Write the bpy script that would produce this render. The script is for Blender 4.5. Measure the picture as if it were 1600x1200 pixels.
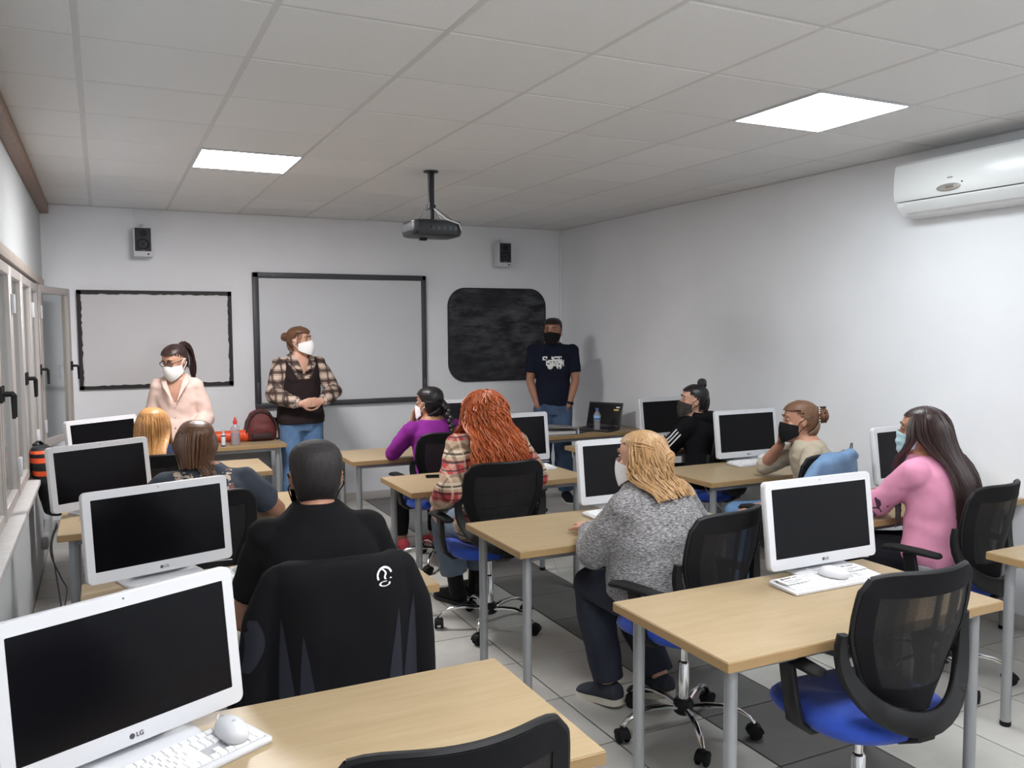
import bpy, bmesh, math, random
import numpy as np
from mathutils import Vector, Matrix, Quaternion, noise
from mathutils.bvhtree import BVHTree
PI = math.pi
R = math.radians
random.seed(7)
for o in list(bpy.data.objects):
    bpy.data.objects.remove(o)
scene = bpy.context.scene
COL = scene.collection

# ------------------------------------------------------------------ camera
cam_d = bpy.data.cameras.new('camera')
cam = bpy.data.objects.new('camera', cam_d)
COL.objects.link(cam)
cam_d.sensor_fit = 'HORIZONTAL'
cam_d.sensor_width = 36.0
cam_d.lens = 1319.3 / 1600 * 36.0
cam_d.clip_start = 0.02
_r = Vector((0.89968333, -0.43649381, -0.00656235))
_u = Vector((0.03452311, 0.05615609, 0.99782496))
_f = Vector((0.4351759, 0.89795303, -0.06559182))
cam.matrix_world = Matrix(((_r.x, _u.x, -_f.x, 0), (_r.y, _u.y, -_f.y, 0), (_r.z, _u.z, -_f.z, 1.68), (0, 0, 0, 1)))
scene.camera = cam

# ------------------------------------------------------------------ world, light level, exposure
LED_FRONT, LED_SIDE, LED_REAR = 46.0, 17.5, 18.0   # radiance of the ceiling panels; the last is for unseen added ones
DAY = 2.0                    # sky brightness outside the windows
EXPOSURE = 0.78
w = bpy.data.worlds.new('world')
scene.world = w
w.use_nodes = True
_nt = w.node_tree
_bg = _nt.nodes['Background']
_bg.inputs['Color'].default_value = (0.80, 0.88, 1.0, 1)
_bg.inputs['Strength'].default_value = DAY
scene.view_settings.view_transform = 'Standard'
scene.view_settings.look = 'None'
scene.view_settings.gamma = 1.0
scene.view_settings.use_curve_mapping = False
scene.view_settings.exposure = EXPOSURE

# ------------------------------------------------------------------ helpers: materials
def srgb(r, g, b):
    def c(v):
        v /= 255.0
        return v / 12.92 if v <= 0.04045 else ((v + 0.055) / 1.055) ** 2.4
    return (c(r), c(g), c(b), 1.0)

class NT:
    """tiny node helper"""
    def __init__(self, name):
        self.m = bpy.data.materials.new(name)
        self.m.use_nodes = True
        self.t = self.m.node_tree
        self.b = self.t.nodes['Principled BSDF']
        self.out = self.t.nodes['Material Output']
    def n(self, typ, **kw):
        nd = self.t.nodes.new(typ)
        for k, v in kw.items():
            if k.startswith('i_'):
                key = k[2:]
                key = int(key) if key.isdigit() else key.replace('_', ' ')
                nd.inputs[key].default_value = v
            else:
                setattr(nd, k, v)
        return nd
    def l(self, a, b):
        self.t.links.new(a, b)
    def coord(self, which='Object', scale=(1, 1, 1), rot=(0, 0, 0), loc=(0, 0, 0)):
        tc = self.n('ShaderNodeTexCoord')
        mp = self.n('ShaderNodeMapping')
        mp.inputs['Scale'].default_value = scale
        mp.inputs['Rotation'].default_value = rot
        mp.inputs['Location'].default_value = loc
        self.l(tc.outputs[which], mp.inputs['Vector'])
        return mp.outputs['Vector']
    def noise(self, vec, scale, detail=3, rough=0.5):
        nd = self.n('ShaderNodeTexNoise')
        nd.inputs['Scale'].default_value = scale
        nd.inputs['Detail'].default_value = detail
        nd.inputs['Roughness'].default_value = rough
        self.l(vec, nd.inputs['Vector'])
        return nd.outputs['Fac']
    def ramp(self, fac, stops):
        nd = self.n('ShaderNodeValToRGB')
        el = nd.color_ramp.elements
        while len(el) < len(stops):
            el.new(0.5)
        for e, (p, c) in zip(el, stops):
            e.position = p
            e.color = c
        self.l(fac, nd.inputs['Fac'])
        return nd.outputs['Color']
    def mix(self, fac, a, b, blend='MIX'):
        nd = self.n('ShaderNodeMix', data_type='RGBA', blend_type=blend)
        if isinstance(fac, (int, float)):
            nd.inputs[0].default_value = fac
        else:
            self.l(fac, nd.inputs[0])
        for s, v in ((6, a), (7, b)):
            if isinstance(v, tuple):
                nd.inputs[s].default_value = v
            else:
                self.l(v, nd.inputs[s])
        return nd.outputs[2]
    def math(self, op, a, b=None):
        nd = self.n('ShaderNodeMath', operation=op)
        for s, v in ((0, a), (1, b)):
            if v is None:
                continue
            if isinstance(v, (int, float)):
                nd.inputs[s].default_value = v
            else:
                self.l(v, nd.inputs[s])
        return nd.outputs[0]
    def bump(self, h, strength=0.3, dist=0.002):
        nd = self.n('ShaderNodeBump')
        nd.inputs['Strength'].default_value = strength
        nd.inputs['Distance'].default_value = dist
        self.l(h, nd.inputs['Height'])
        self.l(nd.outputs['Normal'], self.b.inputs['Normal'])
    def setp(self, **kw):
        for k, v in kw.items():
            self.b.inputs[k.replace('_', ' ')].default_value = v
    def color(self, c):
        if isinstance(c, tuple):
            self.b.inputs['Base Color'].default_value = c
        else:
            self.l(c, self.b.inputs['Base Color'])

MATS = {}
def mat(key, col=(0.8, 0.8, 0.8, 1), rough=0.5, metal=0.0, var=0.0, vscale=8.0, bump=0.0, bscale=60.0, bdist=0.002, spec=None, stretch=(1, 1, 1), sheen=0.0):
    if key in MATS:
        return MATS[key]
    t = NT(key)
    t.setp(Roughness=rough, Metallic=metal)
    if spec is not None:
        t.b.inputs['Specular IOR Level'].default_value = spec
    if sheen:
        t.b.inputs['Sheen Weight'].default_value = sheen
        t.b.inputs['Sheen Roughness'].default_value = 0.5
    vec = t.coord('Object', stretch)
    if var > 0:
        f = t.noise(vec, vscale, 4)
        lo = tuple(max(0.0, v * (1 - var)) for v in col[:3]) + (1,)
        hi = tuple(min(1.0, v * (1 + var)) for v in col[:3]) + (1,)
        t.color(t.ramp(f, [(0.3, lo), (0.7, hi)]))
    else:
        t.color(col)
    if bump > 0:
        t.bump(t.noise(vec, bscale, 3), bump, bdist)
    MATS[key] = t.m
    return t.m

# ------------------------------------------------------------------ helpers: meshes
class MB:
    def __init__(self):
        self.v = []
        self.f = []
        self.mi = []
        self.cur = 0
        self.M = None
    def add(self, vs, fs):
        o = len(self.v)
        if self.M is not None:
            vs = [self.M @ Vector(p) for p in vs]
        self.v += [tuple(p) for p in vs]
        self.f += [tuple(i + o for i in f) for f in fs]
        self.mi += [self.cur] * len(fs)
        return self
    def box(self, c, s):
        x, y, z = c
        a, b, d = s[0] / 2, s[1] / 2, s[2] / 2
        vs = [(x + i * a, y + j * b, z + k * d) for i in (-1, 1) for j in (-1, 1) for k in (-1, 1)]
        return self.add(vs, [(0, 1, 3, 2), (4, 6, 7, 5), (0, 4, 5, 1), (2, 3, 7, 6), (0, 2, 6, 4), (1, 5, 7, 3)])
    def rbox(self, c, s, r=0.005, seg=2):
        bm = bmesh.new()
        bmesh.ops.create_cube(bm, size=1)
        for v in bm.verts:
            v.co = Vector((v.co.x * s[0], v.co.y * s[1], v.co.z * s[2]))
        bmesh.ops.bevel(bm, geom=list(bm.edges), offset=min(r, min(s) * 0.49), segments=seg, affect='EDGES', profile=0.5)
        bm.verts.index_update()
        vs = [tuple(v.co + Vector(c)) for v in bm.verts]
        fs = [tuple(v.index for v in f.verts) for f in bm.faces]
        bm.free()
        return self.add(vs, fs)
    def loft(self, rings, cap0=True, cap1=True, closed=True):
        n = len(rings[0])
        vs = [tuple(p) for r in rings for p in r]
        fs = []
        m = n if closed else n - 1
        for i in range(len(rings) - 1):
            for j in range(m):
                k = (j + 1) % n
                fs.append((i * n + j, i * n + k, (i + 1) * n + k, (i + 1) * n + j))
        if cap0:
            fs.append(tuple(range(n))[::-1])
        if cap1:
            b = (len(rings) - 1) * n
            fs.append(tuple(range(b, b + n)))
        return self.add(vs, fs)
    def tube(self, path, rad, n=10, caps=True, ell=1.0, up=None):
        P = [Vector(p) for p in path]
        m = len(P)
        rr = [rad] * m if isinstance(rad, (int, float)) else list(rad)
        T = []
        for i in range(m):
            d = P[min(i + 1, m - 1)] - P[max(i - 1, 0)]
            T.append(d.normalized() if d.length > 1e-9 else Vector((0, 0, 1)))
        u = Vector(up) if up is not None else (Vector((0, 0, 1)) if abs(T[0].z) < 0.9 else Vector((1, 0, 0)))
        u = (u - T[0] * u.dot(T[0])).normalized()
        rings = []
        for i in range(m):
            u = u - T[i] * u.dot(T[i])
            u = u.normalized() if u.length > 1e-9 else T[i].orthogonal().normalized()
            v = T[i].cross(u)
            rings.append([P[i] + (u * math.cos(2 * PI * k / n) * ell + v * math.sin(2 * PI * k / n)) * rr[i] for k in range(n)])
        return self.loft(rings, caps, caps)
    def ribbon(self, path, wid, thk, side):
        """flat band: rectangular section, 'side' = list of width directions"""
        P = [Vector(p) for p in path]
        m = len(P)
        rings = []
        for i in range(m):
            t = (P[min(i + 1, m - 1)] - P[max(i - 1, 0)]).normalized()
            s = Vector(side[i] if isinstance(side, list) else side)
            s = (s - t * s.dot(t)).normalized()
            nn = t.cross(s)
            a = (wid[i] if isinstance(wid, list) else wid) / 2
            b = thk / 2
            pts = []
            for (x, y) in ((-1, -.5), (-.85, -1), (.85, -1), (1, -.5), (1, .5), (.85, 1), (-.85, 1), (-1, .5)):
                pts.append(P[i] + s * a * x + nn * b * y)
            rings.append(pts)
        return self.loft(rings)
    def lathe(self, prof, n=24, c=(0, 0, 0), axis='Z'):
        rings = []
        for r, z in prof:
            ring = []
            for k in range(n):
                a = 2 * PI * k / n
                x, y = max(r, 1e-5) * math.cos(a), max(r, 1e-5) * math.sin(a)
                if axis == 'Z':
                    p = (c[0] + x, c[1] + y, c[2] + z)
                elif axis == 'Y':
                    p = (c[0] + x, c[1] + z, c[2] - y)
                else:
                    p = (c[0] + z, c[1] + x, c[2] + y)
                ring.append(p)
            rings.append(ring)
        return self.loft(rings)
    def sphere(self, c, r, nu=16, nv=10):
        rx, ry, rz = (r, r, r) if isinstance(r, (int, float)) else r
        rings = []
        for i in range(nv + 1):
            t = -PI / 2 + PI * i / nv
            ct = max(math.cos(t), 1e-3)
            rings.append([(c[0] + rx * ct * math.cos(2 * PI * k / nu), c[1] + ry * ct * math.sin(2 * PI * k / nu), c[2] + rz * math.sin(t)) for k in range(nu)])
        return self.loft(rings)
    def prism(self, outline, z0, z1, frame=None):
        """outline in (a,b); frame(a,b,z)->xyz"""
        fr = frame or (lambda a, b, z: (a, b, z))
        return self.loft([[fr(a, b, z0) for a, b in outline], [fr(a, b, z1) for a, b in outline]])
    def mesh(self, name, smooth=40):
        me = bpy.data.meshes.new(name)
        me.from_pydata(self.v, [], self.f)
        if any(self.mi):
            me.polygons.foreach_set('material_index', self.mi)
        if smooth:
            me.polygons.foreach_set('use_smooth', [True] * len(me.polygons))
            me.set_sharp_from_angle(angle=R(smooth))
        me.update()
        return me
    def build(self, name, m, parent=None, smooth=40, loc=None, rot=None):
        return obj(name, self.mesh(name, smooth), m, parent, loc, rot)

def obj(name, me, m, parent=None, loc=None, rot=None):
    o = bpy.data.objects.new(name, me)
    COL.objects.link(o)
    if m is not None:
        ms = m if isinstance(m, (list, tuple)) else [m]
        if not me.materials:
            for k in ms:
                me.materials.append(k)
    if parent is not None:
        o.parent = parent
    if loc is not None:
        o.location = loc
    if rot is not None:
        o.rotation_euler = rot
    return o

def tag(o, label, cat, group=None, kind=None):
    o['label'] = label
    if cat:
        o['category'] = cat
    if group:
        o['group'] = group
    if kind:
        o['kind'] = kind
    return o

def thing(name, label, cat, loc=(0, 0, 0), rz=0.0, group=None):
    o = bpy.data.objects.new(name, None)
    COL.objects.link(o)
    o.empty_display_size = 0.1
    o.location = loc
    o.rotation_euler = (0, 0, rz)
    return tag(o, label, cat, group)

def kids(o):
    return [c for c in bpy.data.objects if c.parent == o]

def copy_tree(src, parent=None):
    c = src.copy()
    COL.objects.link(c)
    if parent is not None:
        c.parent = parent
    for k in KIDS.get(src.name, None) or [x.name for x in kids(src)]:
        copy_tree(bpy.data.objects[k], c)
    return c
KIDS = {}

def struct(o, label):
    o['kind'] = 'structure'
    o['label'] = label
    return o

def text_mesh(s, size, extrude=0.0004, align='CENTER', bold=0.0):
    cu = bpy.data.curves.new('lettering', 'FONT')
    cu.body = s
    cu.size = size
    cu.extrude = extrude
    cu.offset = bold
    cu.align_x = align
    cu.align_y = 'CENTER'
    cu.resolution_u = 3
    o = bpy.data.objects.new('lettering', cu)
    COL.objects.link(o)
    dg = bpy.context.evaluated_depsgraph_get()
    me = bpy.data.meshes.new_from_object(o.evaluated_get(dg))
    bpy.data.objects.remove(o)
    bpy.data.curves.remove(cu)
    me.name = 'lettering'
    me.materials.clear()
    return me

def circ(c, r, n=16, a0=0, a1=2 * PI):
    return [(c[0] + r * math.cos(a0 + (a1 - a0) * k / n), c[1] + r * math.sin(a0 + (a1 - a0) * k / n)) for k in range(n + (0 if abs(a1 - a0 - 2 * PI) < 1e-6 else 1))]

def rrect(w, h, r, n=5, c=(0, 0)):
    out = []
    for sx, sy, a in ((1, 1, 0), (-1, 1, PI / 2), (-1, -1, PI), (1, -1, 1.5 * PI)):
        for k in range(n + 1):
            t = a + PI / 2 * k / n
            out.append((c[0] + sx * (w / 2 - r) + r * math.cos(t), c[1] + sy * (h / 2 - r) + r * math.sin(t)))
    return out

# ------------------------------------------------------------------ shared materials
def m_wall():
    t = NT('painted_plaster')
    v = t.coord('Object')
    t.color(t.ramp(t.noise(v, 1.3, 4), [(0.3, srgb(226, 228, 232)), (0.7, srgb(234, 236, 240))]))
    t.setp(Roughness=0.75)
    t.bump(t.noise(v, 180, 3), 0.08, 0.001)
    return t.m
WALL = m_wall()

def m_ceiltile():
    t = NT('mineral_fibre_tile')
    v = t.coord('Object')
    oi = t.n('ShaderNodeObjectInfo')
    base = t.ramp(oi.outputs['Random'], [(0.0, srgb(222, 223, 223)), (1.0, srgb(229, 230, 230))])
    sp = t.noise(v, 260, 2)
    t.color(t.mix(t.ramp(sp, [(0.30, (1, 1, 1, 1)), (0.42, (0, 0, 0, 1))]), base, srgb(206, 207, 207)))
    t.setp(Roughness=0.95)
    t.bump(sp, 0.2, 0.002)
    return t.m
CTILE = m_ceiltile()
CGRID = mat('ceiling_grid_paint', srgb(204, 204, 203), 0.6)

def m_floortile(name, c0, c1):
    t = NT(name)
    v = t.coord('Object')
    oi = t.n('ShaderNodeObjectInfo')
    add = t.n('ShaderNodeVectorMath', operation='ADD')
    t.l(v, add.inputs[0])
    t.l(oi.outputs['Location'], add.inputs[1])
    base = t.ramp(t.noise(add.outputs[0], 5.0, 6, 0.62), [(0.25, c0), (0.75, c1)])
    rnd = t.math('MULTIPLY_ADD', oi.outputs['Random'], 0.10)
    t.t.nodes[-1].inputs[2].default_value = 0.93
    hs = t.n('ShaderNodeHueSaturation')
    t.l(base, hs.inputs['Color'])
    t.l(rnd, hs.inputs['Value'])
    t.color(hs.outputs['Color'])
    t.setp(Roughness=0.42)
    t.b.inputs['Specular IOR Level'].default_value = 0.4
    t.bump(t.noise(add.outputs[0], 40, 3), 0.05, 0.001)
    return t.m
TILE_LIGHT = m_floortile('light_grey_tile', srgb(172, 170, 165), srgb(192, 190, 184))
TILE_DARK = m_floortile('dark_grey_tile', srgb(92, 90, 89), srgb(106, 104, 102))
GROUT = mat('grout', srgb(44, 43, 42), 0.95, spec=.1)

def m_wood(name, c0, c1, c2):
    t = NT(name)
    v = t.coord('Object', (1.2, 9, 9))
    n1 = t.noise(v, 3.0, 6, 0.6)
    v2 = t.coord('Object', (2.0, 40, 40))
    n2 = t.noise(v2, 4.0, 3)
    c = t.ramp(n1, [(0.25, c0), (0.55, c1), (0.8, c2)])
    t.color(t.mix(0.25, c, t.ramp(n2, [(0.35, c0), (0.65, c2)])))
    t.setp(Roughness=0.38)
    t.b.inputs['Specular IOR Level'].default_value = 0.35
    return t.m
MAPLE = m_wood('maple_laminate', srgb(154, 134, 102), srgb(163, 143, 113), srgb(170, 151, 121))
MAPLE_EDGE = m_wood('maple_edge_band', srgb(148, 120, 82), srgb(156, 128, 90), srgb(162, 135, 97))
LEG_METAL = mat('silver_grey_paint', srgb(150, 152, 154), 0.42, 0.35)
CHROME = mat('chrome', srgb(225, 225, 225), 0.12, 1.0)
BLACK_PLASTIC = mat('black_plastic', srgb(12, 12, 14), 0.5, bump=0.05, bscale=300, spec=.35)
BLACK_SOFT = mat('black_rubber', srgb(14, 14, 15), 0.75, spec=.3)
WHITE_PLASTIC = mat('white_plastic', srgb(206, 207, 211), 0.38)
WHITE_KEY = mat('white_keycap', srgb(232, 232, 232), 0.45)
KEY_BED = mat('keyboard_bed', srgb(176, 176, 180), 0.5)
SCREEN = mat('dark_lcd', srgb(9, 9, 13), 0.2, spec=0.18)
DARK_PRINT = mat('dark_print', srgb(70, 70, 76), 0.5)
WHITE_PRINT = mat('white_print', srgb(224, 224, 224), 0.7)
GREY_PRINT = mat('grey_print', srgb(140, 140, 146), 0.7)

# ------------------------------------------------------------------ the room
XL, XR, YB, YF, ZC = -0.43, 4.525, -1.90, 8.08, 2.739

def wall_box(name, x0, x1, y0, y1, z0, z1, label, m=WALL):
    mb = MB().box(((x0 + x1) / 2, (y0 + y1) / 2, (z0 + z1) / 2), (x1 - x0, y1 - y0, z1 - z0))
    return struct(mb.build(name, m, smooth=0), label)

wall_box('wall_front', XL - 0.25, XR + 0.15, YF, YF + 0.15, -0.05, ZC + 0.12, 'white painted front wall with boards and loudspeakers')
wall_box('wall_right', XR, XR + 0.15, YB - 0.15, YF, -0.05, ZC + 0.12, 'plain white painted right wall carrying the air conditioner')
wall_box('wall_back', XL - 0.25, XR + 0.15, YB - 0.15, YB, -0.05, ZC + 0.12, 'white painted wall at the back of the classroom')

# floor: grout bed with one object per tile
fl = struct(MB().box(((XL + XR) / 2, (YB + YF) / 2, -0.03), (XR - XL + 0.4, YF - YB, 0.05)).build('floor', GROUT, smooth=0), 'grey tiled floor with one dark column of tiles')
TS, GAP = 0.4525, 0.007
xs = [1.828 + TS * k for k in range(-6, 8)]
ys = [2.826 + TS * k for k in range(-11, 13)]
tile_cache = {}
def tile_mesh(wx, wy):
    k = (round(wx, 3), round(wy, 3))
    if k not in tile_cache:
        b = 0.0025
        a, c = wx / 2, wy / 2
        r0 = [(-a, -c, -0.006), (a, -c, -0.006), (a, c, -0.006), (-a, c, -0.006)]
        r1 = [(-a, -c, -0.0015), (a, -c, -0.0015), (a, c, -0.0015), (-a, c, -0.0015)]
        r2 = [(-a + b, -c + b, 0), (a - b, -c + b, 0), (a - b, c - b, 0), (-a + b, c - b, 0)]
        tile_cache[k] = MB().loft([r0, r1, r2], cap0=False).mesh('floor_tile', 0)
    return tile_cache[k]
for i in range(len(xs) - 1):
    x0, x1 = max(xs[i], XL), min(xs[i + 1], XR)
    if x1 - x0 < 0.03:
        continue
    for j in range(len(ys) - 1):
        y0, y1 = max(ys[j], YB), min(ys[j + 1], YF)
        if y1 - y0 < 0.03:
            continue
        me = tile_mesh(x1 - x0 - GAP, y1 - y0 - GAP)
        o = bpy.data.objects.new('floor_tile', me)
        COL.objects.link(o)
        o.parent = fl
        o.location = ((x0 + x1) / 2, (y0 + y1) / 2, 0)
        if not me.materials:
            me.materials.append(TILE_LIGHT)
        o.material_slots[0].link = 'OBJECT'
        dark = abs(xs[i] - (1.828 + TS)) < 0.01
        o.material_slots[0].material = TILE_DARK if dark else TILE_LIGHT

# ceiling: slab, hanging grid, one object per tile
ce = struct(MB().box(((XL + XR) / 2, (YB + YF) / 2, ZC + 0.09), (XR - XL + 0.4, YF - YB, 0.06)).build('ceiling', CGRID, smooth=0), 'suspended ceiling of square white mineral tiles')
GX, GY, GT = -0.048, 2.2814, 0.6
gxs = [GX + GT * k for k in range(-1, 9)]
gys = [GY + GT * k for k in range(-7, 11)]
LIGHTS = {(1, 5), (5, 1), (1, -2), (3, -2), (1, -5), (3, -5), (5, -5)}  # negative rows are unseen panels, added to brighten the room from behind
ctc = {}
def ctile(wx, wy):
    k = (round(wx, 3), round(wy, 3))
    if k not in ctc:
        a, c = wx / 2, wy / 2
        b = 0.010
        ctc[k] = MB().loft([[(-a, -c, .012), (a, -c, .012), (a, c, .012), (-a, c, .012)], [(-a, -c, .007), (a, -c, .007), (a, c, .007), (-a, c, .007)],
                            [(-a + b, -c + b, .0005), (a - b, -c + b, .0005), (a - b, c - b, .0005), (-a + b, c - b, .0005)]][::-1]).mesh('ceiling_tile', 0)
    return ctc[k]
rng = random.Random(3)
for i in range(len(gxs) - 1):
    for j in range(len(gys) - 1):
        x0, x1 = max(gxs[i], XL), min(gxs[i + 1], XR)
        y0, y1 = max(gys[j], YB), min(gys[j + 1], YF)
        if x1 - x0 < 0.04 or y1 - y0 < 0.04:
            continue
        if (i - 1, j - 7) in LIGHTS:
            continue
        o = obj('ceiling_tile', ctile(x1 - x0 - 0.008, y1 - y0 - 0.008), CTILE, ce, ((x0 + x1) / 2, (y0 + y1) / 2, ZC + rng.uniform(0.0, 0.0022)))
        o.rotation_euler = (rng.uniform(-.0012, .0012), rng.uniform(-.0012, .0012), 0)
for x in gxs:
    if XL < x < XR:
        MB().box((x, (YB + YF) / 2, ZC + 0.010), (0.024, YF - YB, 0.014)).build('grid_runner', CGRID, ce, smooth=0)
for y in gys:
    if YB < y < YF:
        MB().box(((XL + XR) / 2, y, ZC + 0.0115), (XR - XL, 0.024, 0.014)).build('grid_runner', CGRID, ce, smooth=0)
# brown timber cornice along the window wall and thin cornice angles
WOOD_BROWN = m_wood('brown_cornice_wood', srgb(112, 82, 62), srgb(128, 96, 74), srgb(142, 110, 86))
struct(MB().box((XL + 0.033, (YB + YF) / 2, ZC - 0.040), (0.064, YF - YB, 0.078)).build('trim_1', WOOD_BROWN, smooth=0), 'brown wooden cornice along the window wall')
struct(MB().box((XR - 0.009, (YB + YF) / 2, ZC - 0.0015), (0.018, YF - YB, 0.005)).build('trim_2', CGRID, smooth=0), 'thin ceiling edge angle along the right wall')
struct(MB().box(((XL + XR) / 2, YF - 0.009, ZC - 0.0015), (XR - XL, 0.018, 0.005)).build('trim_3', CGRID, smooth=0), 'thin ceiling edge angle along the front wall')
struct(MB().rbox((XR - 0.017, YF - 0.012, ZC / 2 - 0.01), (0.03, 0.02, ZC - 0.06), 0.003).build('trim_4', WALL), 'slim white cable strip in the front corner')
SKIRT = mat('skirting_tile', srgb(188, 185, 181), 0.4)
struct(MB().rbox(((XL + XR) / 2, YF - 0.005, 0.04), (XR - XL - 0.02, 0.01, 0.08), 0.002).build('baseboard_front', SKIRT), 'pale grey tile skirting of the front wall')
struct(MB().rbox((XR - 0.005, (YB + YF) / 2, 0.04), (0.01, YF - YB - 0.02, 0.08), 0.002).build('baseboard_right', SKIRT), 'pale grey tile skirting of the right wall')
struct(MB().rbox((1.82, YF - 0.004, 0.55), (0.012, 0.008, 1.0), 0.002).build('trim_5', WALL), 'thin white cable strip under the interactive board')
struct(MB().rbox((0.285, YF - 0.004, 2.63), (0.012, 0.008, 0.2), 0.002).build('trim_6', WALL), 'thin white cable strip above the loudspeaker by the window')

# left wall with a long window band
WZ0, WZ1 = 0.79, 2.045
WY0, WY1 = 2.30, 7.86
lw = MB()
def lbox(x0, x1, y0, y1, z0, z1):
    lw.box(((x0 + x1) / 2, (y0 + y1) / 2, (z0 + z1) / 2), (x1 - x0, y1 - y0, z1 - z0))
lbox(XL - 0.2, XL, YB - 0.15, YF, -0.05, WZ0)
lbox(XL - 0.2, XL, YB - 0.15, YF, WZ1, ZC + 0.12)
lbox(XL - 0.2, XL, YB - 0.15, WY0, WZ0, WZ1)
lbox(XL - 0.2, XL, WY1, YF, WZ0, WZ1)
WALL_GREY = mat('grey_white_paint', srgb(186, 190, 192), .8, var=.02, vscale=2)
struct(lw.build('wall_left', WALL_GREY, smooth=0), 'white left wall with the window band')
STONE = mat('window_sill_stone', srgb(190, 188, 186), 0.5, var=0.06, vscale=20)
ALU = mat('grey_aluminium_frame', srgb(178, 172, 168), 0.45, 0.25)
struct(MB().rbox((XL + 0.005, (WY0 + WY1) / 2, WZ0 - 0.012), (0.13, WY1 - WY0 + 0.06, 0.03), 0.004).build('trim_7', STONE), 'pale stone window sill')
struct(MB().rbox((XL + 0.012, (WY0 + WY1) / 2, WZ1 + 0.025), (0.022, WY1 - WY0 + 0.06, 0.06), 0.003).build('trim_8', mat('roller_box', srgb(168, 158, 150), 0.55, var=0.1, vscale=14)), 'beige roller shutter strip above the windows')
def m_glass():
    t = NT('window_glass')
    tr = t.n('ShaderNodeBsdfTransparent')
    tr.inputs['Color'].default_value = srgb(226, 229, 229)
    gl = t.n('ShaderNodeBsdfGlossy')
    gl.inputs['Roughness'].default_value = 0.03
    mx = t.n('ShaderNodeMixShader')
    mx.inputs[0].default_value = 0.12
    t.l(tr.outputs[0], mx.inputs[1])
    t.l(gl.outputs[0], mx.inputs[2])
    t.l(mx.outputs[0], t.out.inputs['Surface'])
    return t.m
GLASS = m_glass()
def handle(parent, x, y, z, dirn=1):
    mb = MB()
    mb.rbox((x + 0.006, y, z), (0.012, 0.028, 0.075), 0.003)
    mb.tube([(x + 0.01, y, z), (x + 0.045, y, z), (x + 0.05, y + 0.012 * dirn, z - 0.01), (x + 0.05, y + 0.015 * dirn, z - 0.11)], [0.010, 0.010, 0.010, 0.008], 8)
    return mb.build('window_handle', BLACK_PLASTIC, parent)
def sash(parent, y0, y1, z0, z1, x, with_handle=None):
    """one casement: frame, pane, hinges, handle as children of parent (local to parent's frame)"""
    f = MB()
    s = 0.055
    d = 0.05
    for (ya, yb, za, zb) in ((y0, y0 + s, z0, z1), (y1 - s, y1, z0, z1), (y0 + s, y1 - s, z0, z0 + s), (y0 + s, y1 - s, z1 - s, z1)):
        f.rbox((x, (ya + yb) / 2, (za + zb) / 2), (d, yb - ya, zb - za), 0.004, 1)
    f.build('sash_frame', ALU, parent)
    MB().box((x, (y0 + y1) / 2, (z0 + z1) / 2), (0.006, y1 - y0 - 2 * s + 0.01, z1 - z0 - 2 * s + 0.01)).build('pane', GLASS, parent, smooth=0)
    if with_handle:
        handle(parent, x + d / 2, y1 - s / 2 if with_handle > 0 else y0 + s / 2, 1.40, 1)
    for zz in (z0 + 0.16, z1 - 0.2):
        MB().rbox((x + d / 2 + 0.008, y0 + 0.012 if (with_handle or 1) > 0 else y1 - 0.012, zz), (0.018, 0.02, 0.10), 0.004).build('hinge', WHITE_PLASTIC, parent)
bounds = [2.30, 3.00, 3.70, 4.40, 5.10, 5.80, 6.50, 7.18, 7.86]
for k in range(8):
    y0, y1 = bounds[k], bounds[k + 1]
    wn = bpy.data.objects.new('window_%d' % (k + 1), None)
    COL.objects.link(wn)
    struct(wn, ['grey aluminium casement nearest the classroom back', 'second grey aluminium casement from the classroom back', 'grey aluminium casement third from the back', 'grey aluminium casement fourth from the back',
                'grey aluminium casement with black handle beside the closest desks', 'grey aluminium casement third from the front wall', 'grey aluminium casement next to the open one', 'grey aluminium window standing ajar beside the framed whiteboard'][k])
    fr = MB()
    t = 0.03
    for (ya, yb, za, zb) in ((y0, y0 + t, WZ0, WZ1), (y1 - t, y1, WZ0, WZ1), (y0 + t, y1 - t, WZ0, WZ0 + t), (y0 + t, y1 - t, WZ1 - t, WZ1)):
        fr.box((XL - 0.055, (ya + yb) / 2, (za + zb) / 2), (0.07, yb - ya, zb - za))
    fr.build('window_frame', ALU, wn, smooth=0)
    if k < 7:
        sash(wn, y0 + 0.012, y1 - 0.012, WZ0 + 0.02, WZ1 - 0.02, XL - 0.012, 1 if k % 2 == 0 else -1)
    else:
        h = bpy.data.objects.new('open_sash', None)
        COL.objects.link(h)
        h.parent = wn
        h.location = (XL - 0.005, y0 + 0.02, 0)
        h.rotation_euler = (0, 0, R(-17))
        sash(h, 0.0, 0.64, WZ0 + 0.02, WZ1 - 0.02, 0.0, 1)
# what stands outside the windows
wall_box('wall_outside', -2.6, -2.45, -3.0, 11.0, -1.0, 3.6, 'beige neighbouring wall seen through the windows', mat('outside_render', srgb(196, 170, 146), 0.9, var=0.08, vscale=3))

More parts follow.
